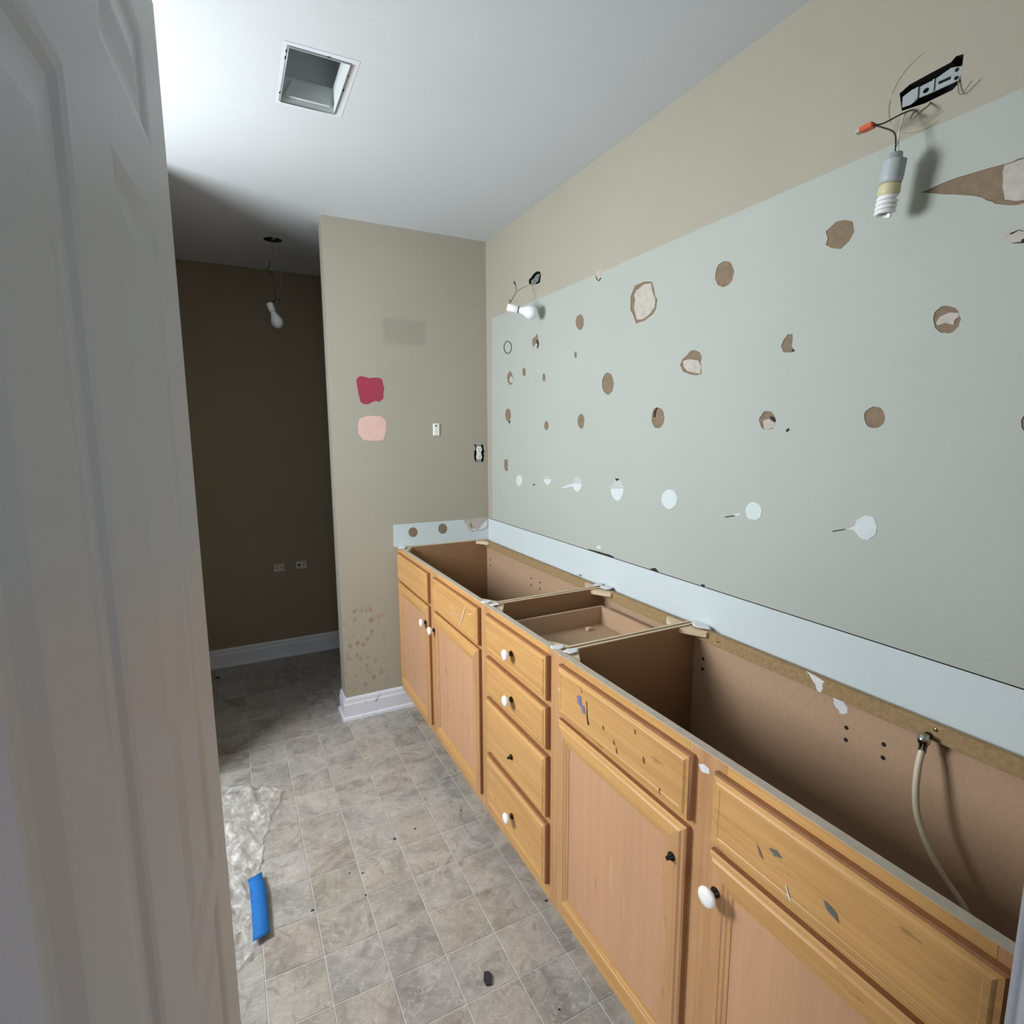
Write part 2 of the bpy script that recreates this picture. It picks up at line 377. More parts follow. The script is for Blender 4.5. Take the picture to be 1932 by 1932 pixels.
# outlines of the marks on the walls, metres in the plane of each wall (measured)
D={
'paper':[[(-0.9076,1.883),(-0.9068,1.8736),(-0.9023,1.866),(-0.8961,1.8592),(-0.8865,1.8573),(-0.8761,1.8589),(-0.8674,1.8659),(-0.8587,1.8726),(-0.853,1.8822),(-0.8509,1.8928),(-0.8545,1.9016),(-0.8572,1.911),(-0.8664,1.9139),(-0.8751,1.9161),(-0.8851,1.9163),(-0.8945,1.9105),(-0.9017,1.9021),(-0.9081,1.893)],[(-0.8624,1.7649),(-0.8616,1.7606),(-0.8601,1.757),(-0.8578,1.7539),(-0.8547,1.7525),(-0.8514,1.7532),(-0.8483,1.7555),(-0.8459,1.7589),(-0.8436,1.7626),(-0.8432,1.7673),(-0.8436,1.7718),(-0.8451,1.7756),(-0.8479,1.7776),(-0.8508,1.7794),(-0.8541,1.7791),(-0.8574,1.7772),(-0.8596,1.7734),(-0.8617,1.7696)],[(-0.4366,1.7403),(-0.4371,1.7331),(-0.4331,1.7283),(-0.4295,1.7229),(-0.4238,1.7211),(-0.4179,1.7229),(-0.4124,1.7253),(-0.4081,1.7303),(-0.4052,1.7366),(-0.4035,1.7435),(-0.4046,1.7504),(-0.4083,1.7555),(-0.4125,1.7599),(-0.4179,1.762),(-0.4238,1.7612),(-0.4288,1.7575),(-0.4334,1.7532),(-0.4364,1.7471)],[(-0.6175,1.6994),(-0.6169,1.6937),(-0.6142,1.6893),(-0.6114,1.6846),(-0.6067,1.6834),(-0.602,1.6842),(-0.5976,1.6867),(-0.5934,1.6901),(-0.5909,1.6957),(-0.5909,1.7018),(-0.5917,1.7074),(-0.5941,1.7121),(-0.5973,1.716),(-0.6018,1.7175),(-0.6064,1.7172),(-0.6106,1.7142),(-0.6144,1.7105),(-0.6173,1.7055)],[(-1.1044,1.6331),(-1.1012,1.62),(-1.0971,1.6073),(-1.0862,1.6018),(-1.0761,1.5947),(-1.0636,1.5977),(-1.0526,1.6042),(-1.0424,1.6126),(-1.0349,1.6246),(-1.0323,1.6388),(-1.0334,1.6528),(-1.0408,1.6633),(-1.0494,1.6722),(-1.0607,1.677),(-1.0731,1.6738),(-1.0854,1.6701),(-1.0942,1.6591),(-1.1007,1.6468)],[(-0.646,1.4896),(-0.646,1.4824),(-0.643,1.476),(-0.6376,1.4719),(-0.6315,1.4694),(-0.625,1.47),(-0.6188,1.4723),(-0.6138,1.4769),(-0.6103,1.483),(-0.6085,1.4901),(-0.6099,1.4973),(-0.6134,1.5033),(-0.6186,1.5075),(-0.6245,1.5106),(-0.6311,1.5101),(-0.6373,1.5078),(-0.6417,1.5023),(-0.6458,1.4967)],[(-0.9217,1.5028),(-0.9195,1.4933),(-0.9161,1.4847),(-0.9106,1.4778),(-0.9032,1.473),(-0.8949,1.4756),(-0.8872,1.4788),(-0.8806,1.4849),(-0.875,1.4932),(-0.8738,1.5038),(-0.8746,1.5143),(-0.8793,1.5228),(-0.8861,1.5281),(-0.8934,1.5324),(-0.9017,1.5329),(-0.9092,1.5279),(-0.9165,1.5225),(-0.92,1.5128)],[(-1.3731,1.504),(-1.3715,1.4923),(-1.3664,1.4823),(-1.3583,1.4757),(-1.3491,1.4716),(-1.3388,1.4723),(-1.3278,1.4739),(-1.3206,1.4838),(-1.3131,1.4933),(-1.3122,1.5055),(-1.3139,1.5169),(-1.3171,1.5282),(-1.3251,1.5359),(-1.3353,1.5394),(-1.3458,1.5369),(-1.3562,1.5344),(-1.3653,1.527),(-1.3696,1.5155)],[(-0.2826,1.5467),(-0.281,1.5353),(-0.2746,1.5262),(-0.2659,1.5199),(-0.256,1.5166),(-0.2455,1.5167),(-0.2358,1.5211),(-0.2263,1.5269),(-0.2231,1.5379),(-0.2186,1.5486),(-0.2225,1.5594),(-0.2275,1.5692),(-0.2359,1.5761),(-0.2461,1.5797),(-0.2566,1.5775),(-0.2673,1.5757),(-0.2748,1.5674),(-0.2791,1.5573)],[(-0.2071,1.3226),(-0.2417,1.3258),(-0.2482,1.2967),(-0.2412,1.2841),(-0.2506,1.2723),(-0.2272,1.2635),(-0.2064,1.2729),(-0.204,1.2976)],[(-0.5368,1.8977),(-0.5509,1.8826),(-0.5532,1.8666),(-0.5586,1.8503),(-0.5425,1.8316),(-0.515,1.8379),(-0.4982,1.8561),(-0.5004,1.8796),(-0.5292,1.8858)],[(-0.2734,1.7608),(-0.2967,1.7441),(-0.3093,1.7142),(-0.2989,1.6977),(-0.2727,1.6922),(-0.2464,1.7136),(-0.2441,1.7432)],[(-1.209,1.9494),(-1.2566,1.9512),(-1.2921,1.9426),(-1.3034,1.9217),(-1.3117,1.8919),(-1.3217,1.8831),(-1.3175,1.8534),(-1.3027,1.8393),(-1.2622,1.8255),(-1.2193,1.8243),(-1.2056,1.8513),(-1.1875,1.8745),(-1.187,1.9182)],[(-1.6227,1.8816),(-1.6213,1.872),(-1.6153,1.8653),(-1.6075,1.8608),(-1.5985,1.8592),(-1.5889,1.8587),(-1.5798,1.8636),(-1.5705,1.8685),(-1.5651,1.878),(-1.559,1.887),(-1.5584,1.8973),(-1.5603,1.9067),(-1.563,1.9156),(-1.568,1.9234),(-1.5769,1.926),(-1.5855,1.9282),(-1.5947,1.9266),(-1.6037,1.9235),(-1.612,1.9178),(-1.6171,1.909),(-1.6216,1.9002),(-1.6257,1.8906)],[(-1.8839,1.9152),(-1.9088,1.929),(-1.9274,1.9264),(-1.9461,1.9171),(-1.9511,1.8947),(-1.9406,1.8769),(-1.9233,1.8661),(-1.9015,1.8743),(-1.8863,1.8852),(-1.89,1.8981)],[(-1.4623,1.6904),(-1.474,1.7007),(-1.4918,1.7019),(-1.513,1.6917),(-1.5226,1.6755),(-1.5178,1.6634),(-1.5238,1.6281),(-1.5025,1.6266),(-1.4796,1.631),(-1.4482,1.6424),(-1.4343,1.6637),(-1.4435,1.6807)],[(-1.8158,1.6976),(-1.8018,1.6988),(-1.7915,1.6867),(-1.7851,1.6729),(-1.7938,1.656),(-1.8136,1.6535),(-1.8231,1.6581),(-1.8152,1.6688),(-1.8169,1.683)],[(-2.1709,1.6631),(-2.1699,1.6561),(-2.1655,1.6518),(-2.1613,1.6473),(-2.1551,1.6461),(-2.1486,1.648),(-2.1416,1.6488),(-2.1356,1.6544),(-2.1302,1.6607),(-2.1277,1.6686),(-2.1252,1.6764),(-2.1252,1.6841),(-2.1268,1.6913),(-2.1318,1.6955),(-2.1367,1.6992),(-2.143,1.7),(-2.1496,1.6984),(-2.1558,1.6951),(-2.1623,1.6915),(-2.167,1.6849),(-2.1693,1.6773),(-2.1728,1.6698)],[(-1.7842,1.4865),(-1.7813,1.4794),(-1.7779,1.4733),(-1.7758,1.4652),(-1.7675,1.4651),(-1.7607,1.4633),(-1.7536,1.4652),(-1.7457,1.4664),(-1.74,1.4725),(-1.7367,1.4799),(-1.7328,1.4876),(-1.7334,1.4959),(-1.7394,1.5013),(-1.743,1.5079),(-1.7493,1.5123),(-1.7572,1.5121),(-1.7651,1.5116),(-1.7719,1.5069),(-1.7776,1.5012),(-1.7814,1.4942)],[(-2.0505,1.48),(-2.0487,1.4738),(-2.0439,1.4697),(-2.0387,1.4665),(-2.0326,1.4658),(-2.0265,1.4656),(-2.0201,1.4672),(-2.0146,1.4714),(-2.0112,1.4774),(-2.0084,1.4835),(-2.0069,1.49),(-2.0065,1.497),(-2.0093,1.5031),(-2.0146,1.5069),(-2.0197,1.5102),(-2.0257,1.512),(-2.0321,1.5106),(-2.0385,1.5093),(-2.0437,1.5047),(-2.0473,1.499),(-2.0496,1.4929),(-2.0511,1.4865)],[(-2.2982,1.471),(-2.2982,1.4658),(-2.2976,1.4608),(-2.2957,1.4577),(-2.2935,1.4552),(-2.2908,1.4558),(-2.2881,1.458),(-2.2857,1.4613),(-2.2837,1.4659),(-2.2829,1.4713),(-2.2823,1.477),(-2.2838,1.4811),(-2.2854,1.4846),(-2.2876,1.4869),(-2.2904,1.4868),(-2.293,1.4846),(-2.2955,1.4812),(-2.2972,1.4764)],[(-2.0799,1.9289),(-2.0935,1.9286),(-2.1162,1.9318),(-2.1393,1.9327),(-2.1717,1.9307),(-2.1929,1.9294),(-2.2135,1.927),(-2.2261,1.9266),(-2.2339,1.9281),(-2.2412,1.9272),(-2.2683,1.9241),(-2.2971,1.9169),(-2.3122,1.8828),(-2.3043,1.8469),(-2.2768,1.8407),(-2.2488,1.8508),(-2.2417,1.8502),(-2.2317,1.8526),(-2.2185,1.8582),(-2.2068,1.8638),(-2.2016,1.8693),(-2.1936,1.8738),(-2.1862,1.8813),(-2.1727,1.8893),(-2.1411,1.9028),(-2.1192,1.9112)]],
'gypsum':[[(-0.515,1.8485),(-0.5315,1.8551),(-0.5446,1.8496),(-0.536,1.8314),(-0.5161,1.8378)],[(-0.2797,1.737),(-0.303,1.7234),(-0.3028,1.7032),(-0.2767,1.7024),(-0.2611,1.7183)],[(-1.2148,1.9318),(-1.2569,1.9435),(-1.2877,1.9383),(-1.2946,1.9143),(-1.3072,1.8899),(-1.3111,1.8809),(-1.3076,1.8591),(-1.288,1.8439),(-1.2558,1.8325),(-1.2219,1.8365),(-1.2129,1.8578),(-1.2057,1.8789),(-1.2109,1.9053),(-1.2041,1.9185)],[(-0.9974,2.051),(-1.0212,2.0501),(-1.0184,2.0235),(-0.9985,2.0155),(-0.9845,2.0295),(-0.9818,2.043)],[(-1.4439,1.6747),(-1.4688,1.6778),(-1.508,1.6692),(-1.5187,1.6489),(-1.5166,1.6299),(-1.494,1.635),(-1.4649,1.6426),(-1.45,1.656)],[(-2.1301,1.67),(-2.1354,1.6805),(-2.1519,1.6861),(-2.1672,1.6821),(-2.1689,1.6755),(-2.1618,1.6701),(-2.161,1.6609),(-2.1469,1.6671),(-2.1334,1.6644)],[(-1.7449,1.4874),(-1.7617,1.4922),(-1.7804,1.4825),(-1.7765,1.4697),(-1.7577,1.4631),(-1.7487,1.4685)],[(-2.2141,1.9255),(-2.2121,1.914),(-2.2141,1.9026),(-2.2147,1.8876),(-2.2179,1.878),(-2.2199,1.8667),(-2.2365,1.8582),(-2.2673,1.8521),(-2.2772,1.8767),(-2.2647,1.9186),(-2.2414,1.9251),(-2.2342,1.9254),(-2.2245,1.9252)],[(-2.2203,1.8067),(-2.2231,1.8112),(-2.2327,1.8062),(-2.2367,1.8029),(-2.2461,1.8063),(-2.2536,1.803),(-2.2626,1.7982),(-2.2678,1.7883),(-2.2643,1.781),(-2.2382,1.7875),(-2.2321,1.7946),(-2.226,1.8007)]],
'crack':[[(-0.5445,1.8705),(-0.5608,1.851),(-0.5544,1.8353),(-0.5403,1.8303),(-0.5468,1.8493),(-0.5358,1.866)],[(-0.2589,1.5224),(-0.2775,1.5142),(-0.268,1.5043),(-0.2561,1.5087)],[(-1.3389,1.5388),(-1.3292,1.5247),(-1.3288,1.509),(-1.3219,1.5065),(-1.3234,1.5249),(-1.3321,1.5375)],[(-0.9883,2.0286),(-0.9985,2.0143),(-1.0132,2.0227),(-1.0163,2.0177),(-1.0001,2.0113),(-0.9862,2.0227),(-0.9765,2.0421)],[(-1.8164,1.6599),(-1.8242,1.6589),(-1.8234,1.6542),(-1.8179,1.6544)],[(-1.766,1.4993),(-1.7795,1.4938),(-1.7832,1.4835),(-1.7754,1.4847),(-1.7678,1.491)],[(-1.8138,1.4618),(-1.8219,1.4677),(-1.8256,1.4637),(-1.8182,1.4567)],[(-1.1225,1.2911),(-1.1515,1.2912),(-1.1346,1.2811)],[(-0.5047,1.2181),(-0.5183,1.2233),(-0.5297,1.2221),(-0.5173,1.2139)],[(-2.2381,1.7881),(-2.2508,1.786),(-2.2529,1.7906),(-2.2629,1.7866),(-2.2644,1.7802),(-2.2382,1.7872)],[(-2.2328,1.8051),(-2.246,1.8076),(-2.2536,1.803),(-2.2535,1.8022),(-2.2461,1.8063),(-2.2367,1.8026)],[(-0.9587,1.0032),(-0.9925,1.005),(-1.0291,1.0065),(-1.0647,1.0063),(-1.0991,1.0078),(-1.1295,1.0044),(-1.1264,0.9996),(-1.0858,0.9988),(-1.0437,0.9979),(-0.9927,0.9984),(-0.9626,0.9994)],[(-1.3271,1.0025),(-1.3541,1.0114),(-1.3707,1.0018),(-1.3682,0.9974),(-1.3493,0.9989)],[(-1.5586,1.0023),(-1.5734,1.0042),(-1.5738,0.9977),(-1.5612,0.9946)]],
'ring':[[(-0.2977,1.8698),(-0.2939,1.8598),(-0.2857,1.8518),(-0.2737,1.847),(-0.2595,1.8453),(-0.2438,1.8452),(-0.2293,1.8518),(-0.2163,1.86),(-0.2089,1.8709),(-0.2049,1.8823),(-0.209,1.8927),(-0.2192,1.8998),(-0.2292,1.9072),(-0.2449,1.9074),(-0.2603,1.9049),(-0.2745,1.8992),(-0.288,1.8918),(-0.2935,1.8807)]],
'spackle':[[(-1.7588,1.2479),(-1.7568,1.2407),(-1.7568,1.2324),(-1.7503,1.2268),(-1.7432,1.2223),(-1.735,1.221),(-1.7272,1.222),(-1.7182,1.2216),(-1.7119,1.2268),(-1.7097,1.2345),(-1.7067,1.2414),(-1.7073,1.2492),(-1.7104,1.2568),(-1.7159,1.2631),(-1.7232,1.2678),(-1.7316,1.2701),(-1.7395,1.2677),(-1.7472,1.266),(-1.753,1.2612),(-1.7567,1.2549)],[(-1.9925,1.2361),(-2.0062,1.2444),(-2.011,1.2595),(-2.0278,1.272),(-2.0454,1.2703),(-2.0554,1.2517),(-2.0543,1.2335),(-2.0384,1.2167),(-2.0225,1.2181),(-2.0094,1.2304),(-2.0028,1.2356),(-1.9852,1.2333)],[(-1.6642,1.2264),(-1.6884,1.2341),(-1.6917,1.2305),(-1.6768,1.2235)],[(-1.4439,1.248),(-1.4421,1.2392),(-1.4392,1.2305),(-1.4336,1.2225),(-1.4246,1.2177),(-1.4156,1.2126),(-1.4053,1.2112),(-1.3956,1.214),(-1.388,1.2193),(-1.3784,1.223),(-1.3743,1.2315),(-1.3721,1.2406),(-1.3746,1.2498),(-1.3779,1.2586),(-1.3852,1.2653),(-1.3927,1.2716),(-1.4023,1.2747),(-1.412,1.2746),(-1.4224,1.2756),(-1.4302,1.2701),(-1.4375,1.2645),(-1.4412,1.2564)],[(-1.1009,1.2519),(-1.1766,1.2585),(-1.1725,1.2369),(-1.1575,1.2154),(-1.1417,1.2088),(-1.1187,1.2154),(-1.1049,1.2304)],[(-0.753,1.2249),(-0.813,1.2416),(-0.8542,1.2518),(-0.9138,1.2542),(-0.9025,1.2333),(-0.8791,1.2177),(-0.8547,1.2268),(-0.8421,1.2394),(-0.7792,1.2262)],[(-0.6021,1.2504),(-0.6756,1.2547),(-0.6571,1.2338),(-0.6382,1.2269),(-0.6188,1.2357)],[(-0.4015,1.2295),(-0.3985,1.2201),(-0.394,1.2111),(-0.3844,1.2064),(-0.3755,1.2014),(-0.3649,1.1987),(-0.356,1.2036),(-0.3483,1.2088),(-0.3398,1.2148),(-0.3382,1.2248),(-0.3409,1.2348),(-0.3471,1.2433),(-0.3552,1.2503),(-0.3658,1.2519),(-0.3756,1.2531),(-0.3861,1.2525),(-0.3933,1.2461),(-0.4013,1.2396)],[(-1.0143,1.0156),(-1.0322,1.0233),(-1.0487,1.0198),(-1.0398,1.0094),(-1.0218,1.0082)]],
'scratch':[[(-1.9559,1.2253),(-1.9863,1.2351),(-1.9865,1.2331),(-1.9569,1.2229)],[(-1.6362,1.2165),(-1.6766,1.2275),(-1.6774,1.2246),(-1.6376,1.2141)]],
'grey':[[(-1.0908,1.2539),(-1.1166,1.2744),(-1.1322,1.2918),(-1.1547,1.2894),(-1.1778,1.2613)],[(-0.85,1.2537),(-0.8537,1.2744),(-0.8777,1.2819),(-0.9015,1.2755),(-0.9075,1.2559)],[(-0.6089,1.2533),(-0.6233,1.2682),(-0.652,1.2691),(-0.6663,1.2565)]],
'nearring':[[(-2.079069817355717,2.119153274066731)]],
'nearhole':[[(-2.0223,2.1367),(-2.04,2.1439),(-2.0788,2.1455),(-2.1117,2.146),(-2.1191,2.1522),(-2.1316,2.1491),(-2.1313,2.1346),(-2.1304,2.1166),(-2.1307,2.1034),(-2.1183,2.0947),(-2.072,2.0944),(-2.0421,2.0989),(-2.0297,2.1007)]],
'farhole':[[(-0.4667,2.1432),(-0.4899,2.1499),(-0.5158,2.1603),(-0.5444,2.1607),(-0.5694,2.1508),(-0.5742,2.1342),(-0.5666,2.1078),(-0.5415,2.1076),(-0.4965,2.1157),(-0.4667,2.1248)]],
'crimson':[[(-0.6909,1.7108),(-0.6833,1.7247),(-0.672,1.7332),(-0.6501,1.7304),(-0.6254,1.7243),(-0.6057,1.7289),(-0.5776,1.7278),(-0.5654,1.7211),(-0.5618,1.6964),(-0.5566,1.6827),(-0.5623,1.6519),(-0.5626,1.6296),(-0.5849,1.6124),(-0.6017,1.6176),(-0.6189,1.6106),(-0.6361,1.6003),(-0.6583,1.5998),(-0.6745,1.6105),(-0.6804,1.6377),(-0.6865,1.6757)]],
'pink':[[(-0.6834,1.5306),(-0.6411,1.5448),(-0.579,1.5426),(-0.554,1.5231),(-0.5528,1.4778),(-0.5691,1.4267),(-0.6179,1.4215),(-0.6684,1.4277),(-0.6894,1.4557),(-0.6932,1.4946)]],
'ghost':[[(-0.5515,2.0123),(-0.4375,2.0423),(-0.3344,2.0311),(-0.3297,1.8975),(-0.4562,1.879),(-0.5614,1.8873)]],
'band':[[(-0.5354,0.9958),(0.0086,0.9911),(0.0072,0.8681),(-0.5284,0.8789),(-0.5393,0.8855)]],
'disc':[[(-0.4083,0.9465),(-0.4095,0.9378),(-0.4146,0.9309),(-0.4208,0.9249),(-0.4293,0.9225),(-0.4381,0.9243),(-0.4467,0.927),(-0.4529,0.9339),(-0.4573,0.9419),(-0.4579,0.9508),(-0.4559,0.9591),(-0.4516,0.9664),(-0.4449,0.9716),(-0.4366,0.9737),(-0.4278,0.9737),(-0.4196,0.9697),(-0.4135,0.9631),(-0.4089,0.9553)],[(-0.245,0.9512),(-0.2467,0.942),(-0.2509,0.9338),(-0.2578,0.9282),(-0.2659,0.9246),(-0.2747,0.9267),(-0.2827,0.9305),(-0.2892,0.9371),(-0.2942,0.9455),(-0.2943,0.9553),(-0.2931,0.9648),(-0.2884,0.9726),(-0.2817,0.9785),(-0.2735,0.9818),(-0.2648,0.98),(-0.2563,0.9769),(-0.2504,0.9693),(-0.2462,0.9607)]],
'torn':[[(-0.1463,0.9939),(-0.1137,0.9978),(-0.0309,0.9981),(0.0041,0.9922),(0.0035,0.9435),(-0.0319,0.9237),(-0.0736,0.9273),(-0.091,0.9159),(-0.1214,0.9409),(-0.1346,0.9675),(-0.1446,0.9747)]],
'outlethole':[[(-0.0814,1.3989),(-0.066,1.3987),(-0.0583,1.395),(-0.048,1.3937),(-0.0401,1.3983),(-0.0277,1.3982),(-0.0235,1.3744),(-0.0198,1.3553),(-0.0264,1.3459),(-0.0193,1.3362),(-0.0234,1.3292),(-0.0263,1.3054),(-0.0323,1.3002),(-0.0596,1.3003),(-0.0726,1.3031),(-0.0763,1.315),(-0.08,1.321),(-0.0801,1.3624),(-0.0729,1.3693),(-0.0726,1.3846)]],
}
# ------------------------------------------------------------------ floor with its tiles
fl = box('floor', (XL-.1, -2.68, -.06), (.1, YB+.1, -.0016), 'grout', **ST)
TX, TY, GX, GY = .1525, .1535, -.508, -1.145
tb = MB(); g = .0013
tb.box((-TX/2+g, -TY/2+g, -.004), (TX/2-g, TY/2-g, 0), 'tile', .0012)
t0 = None
def tile_at(cx, cy):
    global t0
    if t0 is None:
        t0 = tb.build('tile', fl, origin=(0, 0, 0)); o = t0
    else:
        o = t0.copy(); COL.objects.link(o)
    o.parent = fl; o.location = Vector((cx, cy, random.uniform(-.0003, .0003)))-ORG[fl.name]
far = MB()
for i in range(-14, 4):
    for j in range(-11, 15):
        cx = GX+(i+.5)*TX; cy = GY+(j+.5)*TY
        if cx < XL or cx > 0 or cy > YB-.05 or cy < -2.64: continue
        if -1.62 < cx < -.43 or (cy > .15 and -1.62 < cx < -.28): tile_at(cx, cy)
        else: far.box((cx-TX/2+g, cy-TY/2+g, -.004), (cx+TX/2-g, cy+TY/2-g, 0), 'tile', .0012)
far.build('tile_field', fl, kind='stuff')

# ------------------------------------------------------------------ ceiling
VENT = rect(-1.056, -1.108, -.896, -.843)
AL = [(-.985+.045*math.cos(t*PI/8), .452+.042*math.sin(t*PI/8)) for t in range(16)]
cb = MB(); sheet(cb, 2, H, rect(XL-.1, -2.68, .1, YB+.1), [VENT, AL], 'ceiling')
ce = cb.build('ceiling', **ST)
mk = MB(); sheet(mk, 2, H-.0006, [(-1.068, -1.122), (-.877, -1.127), (-.875, -.833), (-1.066, -.824)], [rect(-1.0575, -1.1095, -.8945, -.8415)], 'trim'); mk.build('paint_mark', ce, label='bare white rectangle around the duct opening')
mk = MB(); sheet(mk, 2, H-.0016, blob(-.965, .452, .105, .10, 24, .05, 3), [list(AL)], 'mud'); mk.build('plaster_ring', ce)
# ------------------------------------------------------------------ walls
wr = MB()
NH = D['nearhole'][0]; FH = D['farhole'][0]
MIR = [(-2.56, ZT+.0012), (-.052, ZT+.0012), (-.060, 1.5), (-.068, ZM+.004), (-.25, ZM+.001), (-1.0, ZM-.003), (-1.6, ZM), (-2.56, ZM)]
sheet(wr, 0, 0, [(YN, -.01), (YN, 0), (YN, ZC-.01), (-.0, ZC-.01), (0, ZT-.0012), (-.0, ZT+.0012), (-.052, ZT+.0012), (-.060, 1.5), (-.068, ZM+.004), (-.25, ZM+.001), (-1.0, ZM-.003), (-1.6, ZM), (YN, ZM), (YN, H), (YB, H), (YB, -.01)], [NH, FH], 'tan')
wall_r = wr.build('wall_right', origin=(0, -1, 0), **ST)
box('wall_core', (.055, YN-.12, 0), (.12, YB+.1, H), 'core', wall_r)
papers = D['paper']; holes = [p for p in papers]
ma = MB(); sheet(ma, 0, 0, MIR, [[(max(a, YN+.001), b) for a, b in p] for p in holes], 'mirror_area')
ma.build('mirror_area', wall_r, label='pale green-white primer where the mirror was glued')
bd = MB(); sheet(bd, 0, -.0004, rect(YN, ZC-.012, 0, ZT-.0012), [], 'band'); bd.build('backsplash_area', wall_r, label='white painted band left by the backsplash')
for p in papers: patch('torn_patch', 0, .0016, p, 'paper', wall_r, -.0016, 'paper')
for p in D['gypsum']:
    cc = (sum(q[0] for q in p)/len(p), sum(q[1] for q in p)/len(p)); inn = any(inside(cc, h) for h in papers)
    patch('gypsum_patch', 0, .0006 if inn else -.0006, p, 'gypsum', wall_r, .001)
for p in D['crack']:
    lo = min(q[1] for q in p)
    if lo > .985 and lo < 1.02: p = [(a, b-lo+ZT-.0015) for a, b in p]
    patch('crack', 0, -.0007, p, 'dark', wall_r)
for p in D['scratch']: patch('scratch', 0, -.0007, p, 'dark', wall_r)
for p in D['grey']: patch('paper_patch', 0, -.0005, p, 'grey', wall_r)
for p in D['spackle']: patch('spackle_patch', 0, -.0010, p, 'spackle', wall_r, .001)
p = D['ring'][0]; c = (sum(q[0] for q in p)/len(p), sum(q[1] for q in p)/len(p))
rg = MB(); sheet(rg, 0, -.0006, p, [[(c[0]+(a-c[0])*.82, c[1]+(b-c[1])*.88) for a, b in p]], 'dark'); rg.build('scored_ring', wall_r)
def arc(cy, cz, r, a0, a1, wdt, name='scored_line'):
    b = MB(); n = 14; o = [(cy+(r+wdt*math.sin(k*2.1)**2*.6)*math.cos(math.radians(a0+(a1-a0)*k/n)), cz+r*math.sin(math.radians(a0+(a1-a0)*k/n))) for k in range(n+1)]
    i = [(cy+(r-wdt)*math.cos(math.radians(a0+(a1-a0)*k/n)), cz+(r-wdt)*math.sin(math.radians(a0+(a1-a0)*k/n))) for k in range(n+1)]
    base = len(b.v); b.v += [(-.0006, *q) for q in o]+[(-.0006, *q) for q in i]
    for k in range(n): b.face([base+k, base+k+1, base+n+2+k, base+n+1+k], 'wire_tan')
    b.build(name, wall_r)
arc(-2.076, 2.118, .073, 20, 78, .0012); arc(-2.076, 2.118, .073, -25, 12, .0018); arc(-2.076, 2.118, .073, -110, -55, .0009); arc(-2.076, 2.118, .062, -120, -70, .0007)
arc(-.53, 2.125, .06, 60, 110, .0008); arc(-.53, 2.115, .038, -150, -30, .0012); arc(-.40, 2.21, .06, 250, 300, .001)
# partition wall seen face on
wp = MB(); OH = D['outlethole'][0]
sheet(wp, 1, 0, [(XP, 0), (0, 0), (0, ZC), (0, H), (XP, H)], [OH, rect(-.302, 1.466, -.284, 1.492)], 'partition')
n = len(wp.v)
wp.v += [(XP, 0, 0), (XP, PT, 0), (0, PT, 0), (XP, 0, H), (XP, PT, H), (0, PT, H)]
wp.face([n, n+1, n+4, n+3], 'partition'); wp.face([n+1, n+2, n+5, n+4], 'partition')
wf = wp.build('wall_far', origin=(-.4, 0, 0), **ST)
patch('paint_swatch', 1, -.0008, D['crimson'][0], 'crimson', wf, .0006, label='crimson paint sample patch')
patch('paint_swatch', 1, -.0008, D['pink'][0], 'pink', wf, .0006, label='pale pink paint sample patch')
patch('backsplash_area', 1, -.0012, D['band'][0], 'band', wf, .001, label='white painted strip left by the side splash')
for p in D['disc']: patch('torn_patch', 1, -.0018, p, 'paper', wf)
patch('gypsum_patch', 1, -.0022, D['torn'][0], 'gypsum', wf, .001); patch('gypsum_patch', 1, -.0034, [(c[0]*.8+-.06*.2, c[1]*.8+.958*.2) for c in D['torn'][0]][3:9]+[(-.065, .93)], 'mud', wf, .001)
# dark toilet alcove, left walls, near wall with the doorway
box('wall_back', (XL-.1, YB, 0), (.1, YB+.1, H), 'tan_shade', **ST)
patch('crack', 1, -.0030, [(-.112, .972), (-.104, .970), (-.100, .950), (-.092, .936), (-.070, .926), (-.090, .931), (-.104, .944), (-.113, .958)], 'wire_tan', wf)
box('wall_alcove', (XL-.1, -.30, 0), (-1.52, -.18, H), 'tan', **ST)
wl = MB(); sheet(wl, 0, XL, rect(-2.68, -.01, YB, H), [rect(-1.36, 1.27, -.44, 1.99)], 'tan'); wall_l = wl.build('wall_left', origin=(XL, -1, 0), **ST)
wn = MB(); wn.box((XL-.1, YN-.115, 0), (-1.40, YN, H), 'tan'); wn.box((-.574, YN-.115, 0), (.1, YN, H), 'tan'); wn.box((-1.40, YN-.115, 2.07), (-.574, YN, H), 'tan')
wn.build('wall_near', **ST)
# window (source of the daylight, beside the door leaf)
wi = empty('window_1', (XL, -.90, 1.27), '', ''); 
for k in ('label', 'category'): del wi[k]
wi['kind'] = 'structure'
fr = MB()
for lo, hi in (((-1.36, 1.27), (-1.32, 1.99)), ((-.48, 1.27), (-.44, 1.99)), ((-1.36, 1.27), (-.44, 1.31)), ((-1.36, 1.95), (-.44, 1.99)), ((-.92, 1.27), (-.88, 1.99))):
    fr.box((XL-.06, lo[0], lo[1]), (XL-.02, hi[0], hi[1]), 'trim')
fr.build('window_frame', wi); box('pane', (XL-.045, -1.33, 1.30), (XL-.041, -.47, 1.96), 'glass', wi)
# doorway jambs and casing
def jamb(name, x0, x1): return box(name, (x0, YN-.115, 0), (x1, YN+.002, 2.05), 'jamb', bev=.002, **ST)
jamb('trim_1', -.592, -.574); box('trim_2', (-1.40, YN-.115, 0), (-1.312, YN-.033, 2.05), 'jamb', bev=.003, **ST)
box('trim_3', (-1.40, YN-.115, 2.05), (-.574, YN, 2.07), 'jamb', **ST)
cs = MB(); cs.box((-.586, YN, 0), (-.541, YN+.012, 2.1), 'jamb', .003); cs.box((-.566, YN+.011, 0), (-.541, YN+.015, 2.1), 'jamb', .0015); cs.build('trim_4', **ST)
